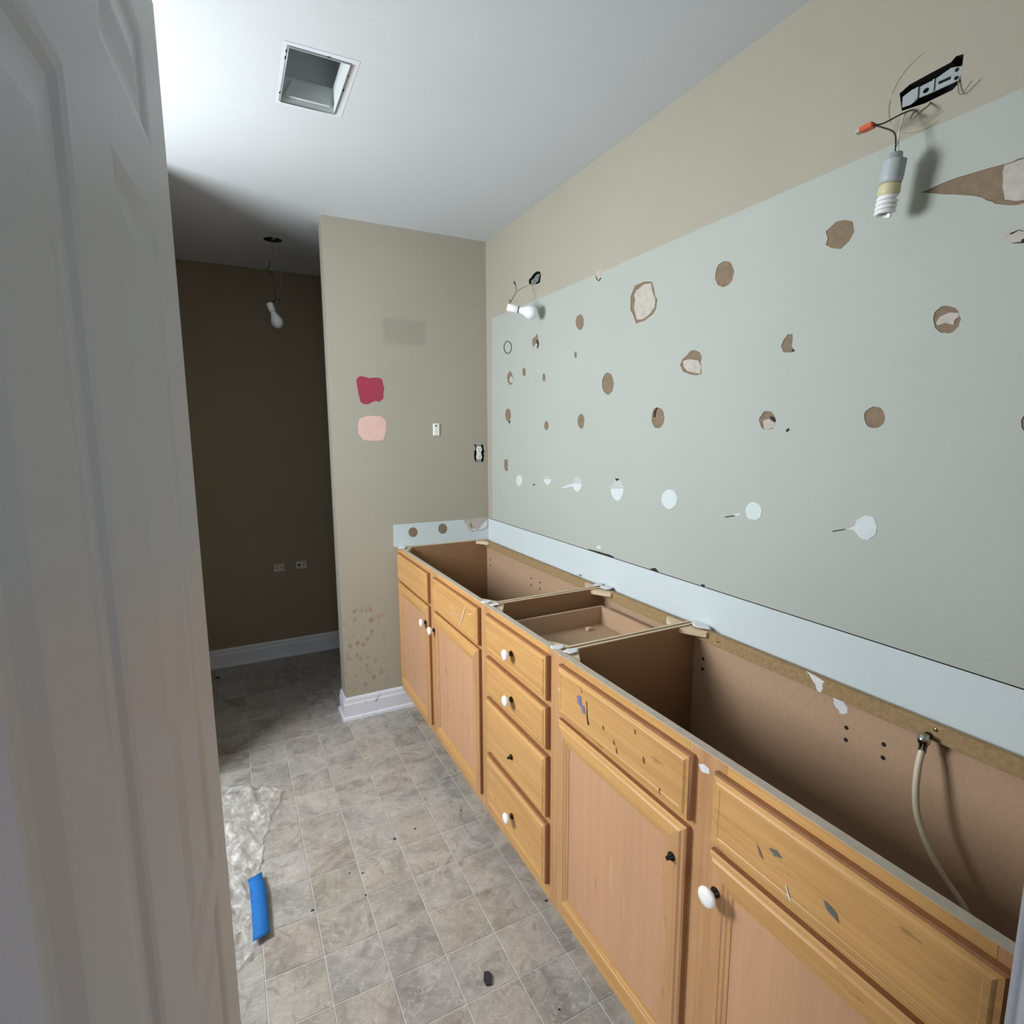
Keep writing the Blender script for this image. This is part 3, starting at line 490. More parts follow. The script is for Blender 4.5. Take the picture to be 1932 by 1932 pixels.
# baseboards
def profile_run(name, segs, m, z=.0):
    """segs: list of plan polylines (x,y) on the wall face, room side to the left of travel given by normals"""
    pr = [(0, .118), (.004, .118), (.008, .108), (.009, .09), (.0125, .082), (.0125, .02), (.019, .015), (.021, .004), (.021, 0), (0, 0)]
    b = MB(); pts = [Vector(q) for q in segs]; rows = []
    for i, p in enumerate(pts):
        nn = []
        for a, c in ((i-1, i), (i, i+1)):
            if 0 <= a and c < len(pts):
                d = (pts[c]-pts[a]).normalized(); nn.append(Vector((-d.y, d.x)))
        if len(nn) == 2: mm = (nn[0]+nn[1]); mm = mm/mm.dot(nn[0])
        else: mm = nn[0]
        rows.append([(p.x+mm.x*o, p.y+mm.y*o, z+h) for o, h in pr])
    k = len(pr); n0 = len(b.v)
    for r in rows: b.v += r
    for i in range(len(rows)-1):
        for j in range(k): b.face([n0+i*k+j, n0+(i+1)*k+j, n0+(i+1)*k+(j+1) % k, n0+i*k+(j+1) % k], m)
    b.face([n0+j for j in range(k)], m); b.face([n0+(len(rows)-1)*k+j for j in range(k)][::-1], m)
    return b.build(name, **ST)
profile_run('baseboard_far', [(-.452, 0), (XP, 0), (XP, PT), (-.45, PT)], 'trim_stained')
profile_run('baseboard_back', [(0, YB), (XL, YB)], 'trim')
# ------------------------------------------------------------------ the open six panel door leaf
P0 = Vector((-1.3106, -1.7964)); DD = Vector((-.082, -1)).normalized(); DN = Vector((-DD.y, DD.x))  # along leaf, towards the room (+x)
if DN.x < 0: DN = -DN
dw, dh = .757, 2.03
cols = [(.112, .322), (.438, .648)]; rws = [(.22, .80), (.84, 1.715), (1.80, 1.93)]
def dp(s, z, o): q = P0+DD*s+DN*o; return (q.x, q.y, z)
db = MB()
vs, fs = sheet2d(rect(0, .008, dw, dh), [rect(a, c, b_, d) for a, b_ in cols for c, d in rws])
n = len(db.v); db.v += [dp(a, b_, 0) for a, b_ in vs]
for f in fs: db.face([n+k for k in f], 'door_paint')
n = len(db.v); db.v += [dp(a, b_, -.035) for a, b_ in rect(0, .008, dw, dh)]+[dp(a, b_, 0) for a, b_ in rect(0, .008, dw, dh)]
db.face([n, n+1, n+2, n+3], 'door_paint')
for k in range(4): db.face([n+k, n+(k+1) % 4, n+4+(k+1) % 4, n+4+k], 'door_paint')
door = db.build('door_1', origin=dp(0, .008, 0), **ST)
for a, b_ in cols:
    for c, d in rws:
        q = MB(); rings = [(0, 0), (.010, -.0015), (.020, -.0048), (.026, -.0052), (.036, -.0048), (.060, -.0012), (.066, -.001)]
        n = 0
        for i, o in rings: q.v += [dp(x, y, o) for x, y in rect(a+i, c+i, b_-i, d-i)]
        for r in range(len(rings)-1):
            for k in range(4): q.face([r*4+k, r*4+(k+1) % 4, r*4+4+(k+1) % 4, r*4+4+k], 'door_paint')
        r = len(rings)-1; q.face([r*4+k for k in range(4)], 'door_paint'); q.build('door_panel', door)
lp = MB()
lp.v = [dp(-.0004, z, o) for z, o in ((.70, -.002), (.70, -.033), (.758, -.033), (.758, -.002))]; lp.face([0, 1, 2, 3], 'dark'); 
lp.v += [dp(.001, z, .0006) for z in (.69, .765)]+[dp(-.001, z, .0006) for z in (.765, .69)]; lp.face([4, 5, 6, 7], 'dark'); lp.build('latch_plate', door)
# ------------------------------------------------------------------ cabinets
FX = -.518; Y1, Y2, YE = -1.086, -1.545, -2.552
def front(name, y0, y1, z0, z1, parent, rings, m_flat, m_edge, flat_o, **p):
    """routed slab standing in the plane x = FX, y0 > y1 (towards the camera); rings of (inset, height)"""
    b = MB(); R = [(0, 0)]+rings
    for i, h in R: b.v += [(FX-h, y0-i, z0+i), (FX-h, y1+i, z0+i), (FX-h, y1+i, z1-i), (FX-h, y0-i, z1-i)]
    for r in range(len(R)-1):
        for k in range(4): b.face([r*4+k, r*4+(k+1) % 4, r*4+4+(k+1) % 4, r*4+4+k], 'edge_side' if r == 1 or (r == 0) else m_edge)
    r = len(R)-1; b.face([r*4+k for k in range(4)], m_flat)
    b.face([0, 3, 2, 1], m_edge)
    return b.build(name, parent, origin=(FX, (y0+y1)/2, (z0+z1)/2), **p)
DR = [(.0, .011), (.003, .0145), (.009, .0155), (.011, .0175), (.013, .019), (.020, .0192), (.0215, .0180), (.023, .0180)]
def drawer_front(name, y0, y1, z0, z1, parent, **p): return front(name, y0, y1, z0, z1, parent, DR, 'maple_y', 'maple_y', 0, **p)
def knob(y, z, parent, white=True, o=.019, R=.0172):
    if white:
        b = MB(); b.lathe((FX-o, y, z), (-1, 0, 0), [(0, .0095), (.003, .0095), (.005, .006), (.012, .0055)], 'knob_metal', 14)
        b.lathe((FX-o-.010, y, z), (-1, 0, 0), [(0, .007), (.003, .0105), (.008, .0155), (.012, R), (.0155, R*.97), (.0185, R*.78), (.020, R*.4), (.0203, .0005)], 'ceramic', 22)
        return b.build('knob', parent, label='round white ceramic knob')
    b = MB(); b.lathe((FX-o, y, z), (-1, 0, 0), [(0, .0085), (.003, .009), (.0045, .005), (.013, .0042), (.014, .003)], 'knob_metal', 12)
    return b.build('knob_screw', parent, label='bare dark knob backplate and screw')
def door_leaf(y0, y1, z0, z1, parent, **p):
    fw = .056
    pb = MB(); pb.box((FX-.012, y1+fw-.004, z0+fw-.004), (FX-.004, y0-fw+.004, z1-fw+.004), 'maple_panel')
    d = pb.build('door', parent, **p)
    prof = [(0, 0), (0, .011), (.003, .0145), (.009, .0155), (.011, .0175), (.013, .019), (.038, .0193), (.040, .0175), (.046, .0168), (.049, .0145), (.056, .0135), (.056, .004)]
    C = lambda i: [(y0-i, z0+i), (y1+i, z0+i), (y1+i, z1-i), (y0-i, z1-i)]
    for k, (nm, m) in enumerate((('rail', 'maple_y'), ('stile', 'maple_z'), ('rail', 'maple_y'), ('stile', 'maple_z'))):
        b = MB()
        for i, h in prof:
            c = C(i); b.v += [(FX-h, *c[k]), (FX-h, *c[(k+1) % 4])]
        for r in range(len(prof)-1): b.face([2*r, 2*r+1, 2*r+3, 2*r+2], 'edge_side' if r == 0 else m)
        b.face([2*r for r in range(len(prof))][::-1], m); b.face([2*r+1 for r in range(len(prof))], m)
        b.build(nm, d)
    return d
def frame_piece(nm, y0, y1, z0, z1, par, m): return box(nm, (FX, y1, z0), (FX+.019, y0, z1), m, par, .0006)
def cabinet(loc_y, label, y0, y1, stiles, rails, group='vanity base cabinets'):
    c = empty('base_cabinet', (FX/2, loc_y, 0), label, 'cabinet', group)
    g = .0042
    for a, b in stiles: frame_piece('frame_stile', a, b, .112, ZC-.0008, c, 'maple_z')
    for a, b, z0, z1 in rails: frame_piece('frame_rail', a, b, z0, z1, c, 'maple_y')
    box('top_edge', (FX+.0005, y1, ZC-.0006), (FX+.0195, y0, ZC+.0008), 'cut_edge', c, label='dusty grey upper edge of the face frame')
    for a, b in ((y0-g, y0-g-.0095), (y1+g+.0095, y1+g)):
        q = MB(); q.box((FX+.0195, b, .112), (-.0185, a, ZC-.003), 'side_lam'); q.box((FX+.083, b, .0), (-.0185, a, .1119), 'side_lam'); q.box((FX+.0195, b, ZC-.0031), (-.0185, a, ZC-.001), 'pale_wood'); q.build('side_panel', c)
    box('back_panel', (-.0185, y1+g, .10), (-.0135, y0-g, ZC-.006), 'laminate', c)
    box('back_rail', (-.034, y1+g+.0097, .838), (-.0187, y0-g-.0097, ZC-.004), 'fibre', c, .001)
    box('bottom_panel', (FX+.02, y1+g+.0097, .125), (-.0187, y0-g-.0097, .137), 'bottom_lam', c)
    box('toe_kick', (FX+.070, y1, 0), (FX+.082, y0, .112), 'maple_y', c)
    # triangular corner blocks that carried the worktop
    for cx, sx in ((FX+.0198, 1), (-.0345, -1)):
        for cy, sy in ((y0-g-.0098, -1), (y1+g+.0098, 1)):
            if sx == 1 and y1 == YE and sy == 1: continue
            b = MB(); L = .062; z0, z1 = ZC-.020, ZC-.005
            tri = [(cx, cy), (cx+sx*L*.8, cy), (cx+sx*L*.15, cy+sy*L*1.1), (cx, cy+sy*L*1.1)]
            b.v = [(x, y, z0) for x, y in tri]+[(x, y, z1) for x, y in tri]
            b.face([0, 1, 2, 3], 'pale_wood'); b.face([4, 5, 6, 7], 'pale_wood')
            for k in range(4): b.face([k, (k+1) % 4, 4+(k+1) % 4, 4+k], 'pale_wood')
            b.build('corner_block', c)
    return c
def holes_in_back(c, pts):
    for y, z in pts:
        b = MB(); b.v = [(-.0188, y+.0052*math.cos(k*PI/6), z+.0052*math.sin(k*PI/6)) for k in range(12)]; b.face(list(range(12)), 'black'); b.build('screw_hole', c)
def dab(c, x, y, rx, ry, seed, z=ZC+.001, t=.0018):
    b = MB(); pts = blob(x, y, rx*1.15, ry*1.15, 16, .35, seed); n = 16
    b.v = [(a, q, z) for a, q in pts]+[(x+(a-x)*.8, y+(q-y)*.8, z+t) for a, q in pts]
    for k in range(n): b.face([k, (k+1) % n, n+(k+1) % n, n+k], 'mud', True)
    b.face([n+k for k in range(n)], 'mud'); b.face(list(range(n))[::-1], 'mud'); b.build('compound_dab', c, label='dab of white joint compound')
def smear(c, pts, m, o=.0194, nm='paint_smear', ax=0, v=None):
    patch(nm, 0, FX-o if v is None else v, ragged(pts, .0011, len(pts)+int(abs(pts[0][0])*1000)), m, c)
# --- far sink cabinet: two false fronts over two doors
c1 = cabinet(-.54, 'far honey maple sink cabinet with white knobs on both doors, against the partition', -.004, Y1,
    [(-.004, -.058), (-.505, -.605), (-1.045, Y1)],
    [(-.058, -.505, .845, ZC-.0008), (-.605, -1.045, .845, ZC-.0008), (-.058, -.505, .690, .745), (-.605, -1.045, .690, .745), (-.058, -.505, .112, .165), (-.605, -1.045, .112, .165)])
f = drawer_front('false_front', -.046, -.518, .722, .858, c1)
f = drawer_front('false_front', -.590, -1.062, .722, .858, c1, label='false drawer front with white scratch marks')
smear(f, [(-.80, .782), (-.845, .772), (-.862, .790), (-.905, .752), (-.962, .842), (-.968, .838), (-.908, .744), (-.864, .783), (-.845, .766)], 'pale_wood')
smear(f, [(-.985, .818), (-1.02, .826), (-1.022, .823), (-.988, .814)], 'pale_wood'); smear(f, [(-.80, .802), (-.85, .796), (-.852, .792), (-.80, .797)], 'pale_wood')
d = door_leaf(-.046, -.518, .155, .707, c1); knob(-.499, .634, d)
d = door_leaf(-.590, -1.062, .155, .707, c1); knob(-.612, .634, d)
holes_in_back(c1, [(-.524, .773), (-.524, .739), (-.608, .773), (-.606, .742), (-.063, .769), (-.063, .739)])
# --- drawer bank
c2 = cabinet(-1.315, 'honey maple drawer cabinet in the middle with four stacked drawers', Y1, Y2,
    [(Y1, -1.140), (-1.515, Y2)],
    [(-1.140, -1.515, a, b) for a, b in ((.845, ZC-.0008), (.700, .735), (.555, .59), (.345, .385), (.112, .17))])
zs = [(.728, .858), (.583, .709), (.376, .562), (.163, .354)]
for k, (a, b) in enumerate(zs):
    dr = drawer_front('drawer', -1.126, -1.528, a, b, c2)
    if k == 2: knob(-1.326, .452, dr, False)
    else: knob(-1.329, (.793, .645, 0, .250)[k], dr)
    if k == 0:
        q = MB(); yb0, yb1, xb = -1.137, -1.500, -.058
        q.box((xb-.012, yb1, .742), (xb, yb0, .820), 'laminate'); q.box((FX+.022, yb0-.012, .742), (xb-.0125, yb0, .820), 'laminate')
        q.box((FX+.022, yb1, .742), (xb-.0125, yb1+.012, .820), 'laminate'); q.box((FX+.022, yb1+.0125, .746), (xb-.0125, yb0-.0125, .754), 'laminate')
        q.box((FX+.0195, yb1, .742), (FX+.0215, yb0, .820), 'laminate')
        q.build('drawer_box', dr, label='open hardboard drawer box seen from above')
# --- near sink cabinet
c3 = cabinet(-2.05, 'honey maple sink cabinet nearest the camera, its worktop gone and a supply hose inside', Y2, YE,
    [(Y2, -1.600), (-2.04, -2.128), (-2.515, YE)],
    [(-1.600, -2.04, .845, ZC-.0008), (-2.128, -2.515, .845, ZC-.0008), (-1.600, -2.04, .690, .745), (-2.128, -2.515, .690, .745), (-1.600, -2.04, .112, .165), (-2.128, -2.515, .112, .165)])
f = drawer_front('false_front', -1.588, -2.056, .724, .858, c3, label='false drawer front with dark nicks and a blue paint mark')
smear(f, [(-1.685, .815), (-1.70, .822), (-1.705, .800), (-1.715, .803), (-1.72, .785), (-1.712, .782), (-1.70, .795), (-1.688, .80)], 'blue_mark')
smear(f, [(-1.725, .82), (-1.729, .818), (-1.731, .778), (-1.738, .765), (-1.733, .762), (-1.727, .778)], 'wire_black')
for y, z, a in ((-1.70, .845, .012), (-1.83, .775, .01), (-1.84, .762, .012), (-1.93, .79, .014), (-1.98, .75, .012), (-1.90, .835, .008), (-1.79, .79, .01)): smear(f, [(y, z), (y-.004, z), (y-.006, z-a), (y-.003, z-a)], 'nick')
smear(f, [(-1.597, .80), (-1.607, .798), (-1.613, .792), (-1.60, .795)], 'spackle')
f = drawer_front('false_front', -2.110, -2.532, .724, .858, c3, label='false drawer front at the near end with grey scuffs')
for pts in ([(-2.232, .80), (-2.245, .806), (-2.256, .800), (-2.243, .794)], [(-2.325, .785), (-2.345, .780), (-2.35, .768), (-2.33, .775)]): smear(f, pts, 'grey_mark')
smear(f, [(-2.21, .792), (-2.217, .785), (-2.224, .772), (-2.216, .776)], 'purple_mark')
smear(f, [(-2.264, .762), (-2.266, .762), (-2.277, .738), (-2.275, .738)], 'spackle')
d = door_leaf(-1.588, -2.052, .155, .707, c3); knob(-2.024, .630, d, False, o=.0193)
d = door_leaf(-2.110, -2.532, .155, .707, c3); knob(-2.134, .640, d, R=.0185)
holes_in_back(c3, [(-2.038, .772), (-2.039, .742), (-2.121, .774), (-2.122, .743), (-1.598, .775), (-1.597, .743)])
for y, z in ((-1.664, .857), (-2.221, .864)):
    b = MB(); b.lathe((-.034, y, z), (-1, 0, 0), [(0, .0042), (.0015, .0038), (.0022, .001)], 'brass', 12); b.build('screw', c3)
for pts, vv in (([(-1.940, .875), (-1.985, .868), (-1.985, .850), (-1.977, .836), (-1.968, .845), (-1.952, .865)], -.0345), ([(-2.0, .835), (-2.02, .842), (-2.037, .822), (-2.035, .805), (-2.02, .80), (-2.005, .815)], -.0190)):
    patch('compound_dab', 0, vv, ragged(pts, .002, 5), 'mud', c3, label='dab of white joint compound')
patch('compound_dab', 0, -.0345, [(-1.452, .862), (-1.462, .866), (-1.466, .85), (-1.46, .842), (-1.452, .846)], 'mud', c2, label='dab of white joint compound')
patch('compound_dab', 0, FX-.0003, [(-2.062, .842), (-2.075, .850), (-2.088, .848), (-2.09, .838), (-2.072, .832)], 'mud', c3, label='dab of white joint compound')
for k, (c, x, y, rx, ry) in enumerate(((c1, -.50, -1.066, .016, .014), (c2, -.485, -1.106, .016, .014), (c2, -.495, -1.527, .016, .014), (c3, -.478, -1.568, .018, .016), (c2, -.022, -1.117, .018, .024), (c3, -.020, -1.588, .018, .032), (c1, -.495, -.022, .018, .02), (c1, -.028, -1.07, .02, .012), (c1, -.012, -.90, .010, .016))):
    dab(c, x, y, rx, ry, 20+k)
# --- hose in the near cabinet
hs = empty('supply_hose', (-.06, -2.21, .137), 'beige flexible water supply hose with a chrome nut rising inside the near cabinet', 'hose')
b = MB(); b.tube(smooth([(-.056, -2.212, .826), (-.070, -2.214, .790), (-.080, -2.219, .74), (-.086, -2.230, .695), (-.090, -2.254, .650), (-.088, -2.284, .606), (-.080, -2.322, .560), (-.075, -2.36, .48), (-.075, -2.39, .34), (-.080, -2.40, .139)], 8), .0062, 'hose', 12); b.build('hose_tube', hs)
b = MB(); b.lathe((-.057, -2.212, .818), (.12, .02, 1), [(0, .0075), (.012, .0075), (.0125, .0085), (.018, .0085), (.0185, .011), (.030, .0115), (.031, .009), (.036, .009)], 'chrome', 10); b.build('hose_nut', hs)
b = MB(); b.v = []; b.tube([(-.052, -2.210, .842), (-.036, -2.210, .848)], .007, 'knob_metal', 10); b.build('hose_clip', hs)
# ------------------------------------------------------------------ small things on the walls
# duplex outlet without its cover plate
o = empty('power_outlet', (-.050, .01, 1.30), 'white duplex power outlet without its cover plate in a black hole on the far wall', 'outlet')
b = MB(); b.box((-.083, .030, 1.298), (-.017, .034, 1.402), 'black')
for lo, hi in (((-.084, 1.296), (-.081, 1.404)), ((-.019, 1.296), (-.016, 1.404)), ((-.084, 1.296), (-.016, 1.299)), ((-.084, 1.401), (-.016, 1.404))): b.box((lo[0], .001, lo[1]), (hi[0], .034, hi[1]), 'black')
b.build('outlet_box', o)
b = MB(); b.box((-.066, .004, 1.304), (-.036, .006, 1.402), 'galv'); b.box((-.073, .002, 1.396), (-.030, .0035, 1.402), 'galv'); b.box((-.073, .002, 1.299), (-.030, .0035, 1.305), 'galv'); b.build('mounting_strap', o)
for zc in (1.371, 1.331):
    b = MB(); b.lathe((-.0505, .004, zc), (0, -1, 0), [(0, .0165), (.006, .0165), (.0068, .0155)], 'plate', 20); f = b.build('socket_face', o)
    b = MB(); b.box((-.0575, -.0034, zc-.001), (-.0555, -.0028, zc+.009), 'black'); b.box((-.0455, -.0034, zc-.001), (-.0435, -.0028, zc+.008), 'black'); b.box((-.0525, -.0034, zc-.012), (-.0485, -.0028, zc-.007), 'black'); b.build('socket_slot', f)
box('socket_bridge', (-.060, -.0015, 1.345), (-.041, .004, 1.357), 'plate', o)
# small blank plate with two holes
o = empty('wall_plate', (-.293, 0, 1.446), 'small white mounting plate with a dark hole above a screw on the far wall', 'plate')
box('plate_body', (-.310, -.005, 1.446), (-.275, 0, 1.509), 'plate', o, .003)
b = MB(); b.lathe((-.294, -.0050, 1.497), (0, -1, 0), [(0, .0045), (.0004, .0045)], 'black', 12); b.build('plate_hole', o)
b = MB(); b.lathe((-.292, -.0050, 1.467), (0, -1, 0), [(0, .0028), (.001, .0022)], 'galv', 10); b.build('plate_screw', o)
for x, nm, lab in ((-1.02, 0, 'left of two small pale mounting marks low on the dark alcove wall'), (-.885, 1, 'small pale mount with a black hole low on the dark alcove wall')):
    o = empty('holder_mount', (x, YB, .575), lab, 'mount', 'paper holder mounts on the alcove wall')
    box('mount_plate', (x-.033, YB-.006, .576+.004*nm), (x+.033, YB, .626+.004*nm), 'mount', o, .004)
    for dx, r in ((-.014, .008 if nm else .004), (.015, .004)):
        b = MB(); b.lathe((x+dx, YB-.006, .602+.004*nm), (0, -1, 0), [(0, r), (.0005, r)], 'black', 12); b.build('mount_hole', o)
# ceiling duct
v = empty('ceiling_duct', (-.976, -.975, H), 'open rectangular sheet metal duct in the ceiling with its grille removed', 'vent')
x0, y0, x1, y1 = -1.053, -1.105, -.899, -.846
b = MB()
for lo, hi in (((x0-.0012, y0), (x0, y1)), ((x1, y0), (x1+.0012, y1)), ((x0, y0-.0012), (x1, y0)), ((x0, y1), (x1, y1+.0012))): b.box((lo[0], lo[1], H-.004), (hi[0], hi[1], H+.07), 'galv_dull')
b.build('duct_collar', v)
b = MB(); X0, Y0_, X1, Y1_ = x0-.02, y0-.02, x1+.02, y1+.03
for lo, hi in (((X0-.001, Y0_), (X0, Y1_)), ((X1, Y0_), (X1+.001, Y1_)), ((X0, Y0_-.001), (X1, Y0_)), ((X0, Y1_), (X1, Y1_+.001))): b.box((lo[0], lo[1], H+.07), (hi[0], hi[1], H+.19), 'galv_dull')
b.box((X0, Y0_, H+.19), (X1, Y1_, H+.192), 'galv_dull'); b.box((X0, y1, H+.0695), (X1, Y1_, H+.0705), 'galv_dull'); b.box((X0, Y0_, H+.0695), (x0, Y1_, H+.0705), 'galv_dull'); b.box((x1, Y0_, H+.0695), (X1, Y1_, H+.0705), 'galv_dull'); b.box((X0, Y0_, H+.0695), (X1, y0, H+.0705), 'galv_dull')
b.build('duct_boot', v)
b = MB(); zz = H+.012; b.v = [(x0+.012, y1-.001, zz), (x1-.014, y1-.001, zz), (x1-.05, y1-.001, zz+.05), (x0+.035, y1-.001, zz+.05), (x0+.012, y1-.012, zz), (x1-.014, y1-.012, zz), (x1-.05, y1-.004, zz+.05), (x0+.035, y1-.004, zz+.05)]
for q in ((4, 5, 6, 7), (0, 1, 5, 4), (1, 2, 6, 5), (2, 3, 7, 6), (3, 0, 4, 7)): b.face(list(q), 'galv_dull')
b.build('duct_flare', v)
b = MB(); r = .0016
b.tube([(x0, y0, H-.003), (x0, y1, H-.004), (x1, y1, H-.003), (x1, y0, H-.005)], r, 'galv', 6); b.build('duct_flange', v)
for k in range(9):
    b = MB(); a = random.uniform(0, 1); sd = (0, 1, 2, 3)[k % 4]; px = (x0-.004, x1+.004, x0+a*(x1-x0), x0+a*(x1-x0))[sd]; py = (y0+a*(y1-y0), y0+a*(y1-y0), y0-.004, y1+.004)[sd]
    b.poly([(p, q, H-.0009) for p, q in blob(px, py, .003 if sd > 1 else .002, .002 if sd > 1 else .008, 8, .4, k)], 'dark'); b.build('torn_edge', v)
def poly_box(parent, polys, xa, xb, m, nm):
    """open recess behind an irregular hole in the right wall"""
    b = MB(); k = len(polys); b.v = [(xa, *q) for q in polys]+[(xb, *q) for q in polys]
    for i in range(k): b.face([i, (i+1) % k, k+(i+1) % k, k+i], m)
    n = len(b.v); sheet(b, 0, xb, polys, [], m); return b.build(nm, parent)
# near wall light: box, bar, wires, connector, lamp holder with spiral lamp
nb = empty('junction_box', (.02, -2.076, 2.094), 'metal light fixture box with a slotted mounting bar, above the hanging spiral lamp', 'electrical box')
poly_box(nb, NH, .0, .048, 'black', 'box_recess')
b = MB()
out = [(-2.028, 2.108), (-2.045, 2.106), (-2.060, 2.111), (-2.085, 2.109), (-2.128, 2.108), (-2.131, 2.130), (-2.112, 2.137), (-2.085, 2.131), (-2.060, 2.131), (-2.045, 2.133), (-2.028, 2.128)]
slot = [(-2.092, 2.118), (-2.113, 2.117), (-2.113, 2.1225), (-2.092, 2.1235)]; hole = [(-2.071+.0055*math.cos(k*PI/5), 2.1185+.0045*math.sin(k*PI/5)) for k in range(10)]
sheet(b, 0, .002, out, [slot, hole], 'galv'); sheet(b, 0, .0035, out, [slot, hole], 'galv')
b.box((-.0015, -2.058, 2.110), (.002, -2.052, 2.131), 'galv'); b.box((-.001, -2.086, 2.110), (.002, -2.083, 2.131), 'galv'); b.build('mounting_bar', nb)
for y, z in ((-2.122, 2.128), (-2.122, 2.114)):
    b = MB(); b.lathe((.002, y, z), (-1, 0, 0), [(0, .0035), (.0015, .003)], 'knob_metal', 10); b.build('bar_screw', nb)
b = MB(); b.tube(smooth([(-.001, -2.128, 2.112), (-.006, -2.131, 2.088), (-.008, -2.138, 2.076), (-.014, -2.156, 2.088)], 5), .0011, 'wire_tan', 6); b.build('ground_wire', nb)
lamp = empty('hanging_spiral_lamp', (-.06, -2.05, 1.887), 'spiral compact fluorescent bulb in a grey holder hanging by wires on the right wall', 'lamp')
A = Vector((-.060, -2.061, 1.997)); Bv = Vector((-.060, -2.049, 1.897)); ax = (Bv-A).normalized()
b = MB(); pf = [(0, .011), (.012, .0125), (.0125, .018)]
for k in range(9): pf += [(.014+k*.0036, .0205), (.0158+k*.0036, .0187)]
pf += [(.048, .0205), (.050, .0190), (.055, .0185)]
b.lathe(A, ax, pf, 'porcelain', 26); b.build('lamp_holder', lamp)
b = MB(); b.lathe(A+ax*.055, ax, [(0, .0175), (.003, .0185), (.016, .0195), (.022, .0165), (.024, .014)], 'ivory', 24); b.build('ballast', lamp)
b = MB(); e1 = ax.cross(Vector((1, 0, 0))).normalized(); e2 = ax.cross(e1).normalized(); pts = []; NT = 4.0
for k in range(97):
    t = k/96; ang = t*NT*2*PI; rr = .0150*(1 if t < .85 else 1-(t-.85)*3.2)
    pts.append(A+ax*(.079+.034*t)+e1*(rr*math.cos(ang))+e2*(rr*math.sin(ang)))
b.tube(pts, .0042, 'cfl', 8); b.build('spiral_tube', lamp)
b = MB(); b.tube(smooth([(.01, -2.05, 2.098), (-.03, -2.048, 2.080), (-.055, -2.028, 2.066), (-.075, -2.020, 2.062)], 6), .0014, 'wire_black', 6)
b.tube(smooth([(-.075, -2.021, 2.061), (-.070, -2.035, 2.052), (-.062, -2.054, 2.036), (-.060, -2.058, 2.015), (-.060, -2.058, 1.996)], 6), .0016, 'wire_black', 6); b.build('black_wire', lamp)
b = MB(); b.tube(smooth([(.008, -2.050, 2.096), (-.025, -2.050, 2.078), (-.048, -2.056, 2.04), (-.060, -2.063, 1.996)], 6), .0016, 'wire_white', 6); b.build('white_wire', lamp)
b = MB(); b.tube(smooth([(.006, -2.055, 2.096), (-.02, -2.060, 2.072), (-.035, -2.068, 2.058), (-.035, -2.082, 2.064), (-.01, -2.084, 2.082), (.004, -2.08, 2.095)], 6), .0016, 'wire_tan', 6); b.build('wire_loop', lamp)
b = MB(); b.box((-.084, -2.022, 2.057), (-.068, -1.998, 2.0665), 'orange', .001); f = b.build('wire_connector', lamp, label='orange push-in wire connector')
b = MB(); b.box((-.0835, -1.9978, 2.058), (-.0685, -1.988, 2.066), 'cut_edge', .001); b.build('connector_tip', f)
# far wall light
nb = empty('junction_box', (.02, -.52, 2.107), 'small black fixture box hole high on the right wall near the far corner', 'electrical box')
poly_box(nb, FH, .0, .048, 'black', 'box_recess')
b = MB(); sheet(b, 0, .004, [(-.480, 2.118), (-.515, 2.114), (-.545, 2.122), (-.560, 2.146), (-.53, 2.150), (-.50, 2.138), (-.482, 2.138)], [[(-.508, 2.124), (-.514, 2.124), (-.514, 2.131), (-.508, 2.131)], [(-.535, 2.132), (-.541, 2.132), (-.541, 2.139), (-.535, 2.139)]], 'galv'); b.build('mounting_bar', nb)
lamp = empty('hanging_bulb', (-.09, -.57, 1.96), 'frosted round bulb in a white socket leaning on the right wall by the far corner', 'lamp')
A = Vector((-.152, -.548, 1.994)); T = Vector((-.034, -.606, 1.966)); ax = (T-A).normalized(); L = (T-A).length
b = MB(); b.lathe(A, ax, [(0, .013), (.002, .0155), (.046, .0165), (.048, .0150)], 'ceramic', 22); b.build('socket', lamp)
b = MB(); b.lathe(A+ax*.046, ax, [(0, .0135), (.003, .0138), (.006, .0135)], 'dark', 22); b.build('socket_rim', lamp)
s = L/.135
b = MB(); b.lathe(A+ax*.050, ax, [(0, .0130), (.010*s, .0135), (.024*s, .018), (.038*s, .0255), (.050*s, .0290), (.062*s, .0285), (.073*s, .0235), (.081*s, .014), (.0845*s, .004), (.085*s, .0004)], 'bulb_glass', 26); b.build('bulb', lamp)
b = MB(); b.tube(smooth([(.01, -.51, 2.118), (-.04, -.50, 2.10), (-.09, -.53, 2.072), (-.10, -.545, 2.064)], 6), .0011, 'wire_tan', 6); b.build('tan_wire', lamp)
b = MB(); b.tube(smooth([(-.1, -.516, 2.110), (-.1, -.531, 2.088), (-.105, -.541, 2.064), (-.12, -.538, 2.035), (-.15, -.545, 1.995)], 6), .0013, 'wire_black', 6)
b.tube([(-.1, -.514, 2.113), (-.1, -.524, 2.098)], .0030, 'wire_black', 8); b.tube([(-.125, -.535, 2.022), (-.125, -.520, 2.032), (-.125, -.516, 2.022)], .0013, 'wire_black', 6); b.build('black_wire', lamp)
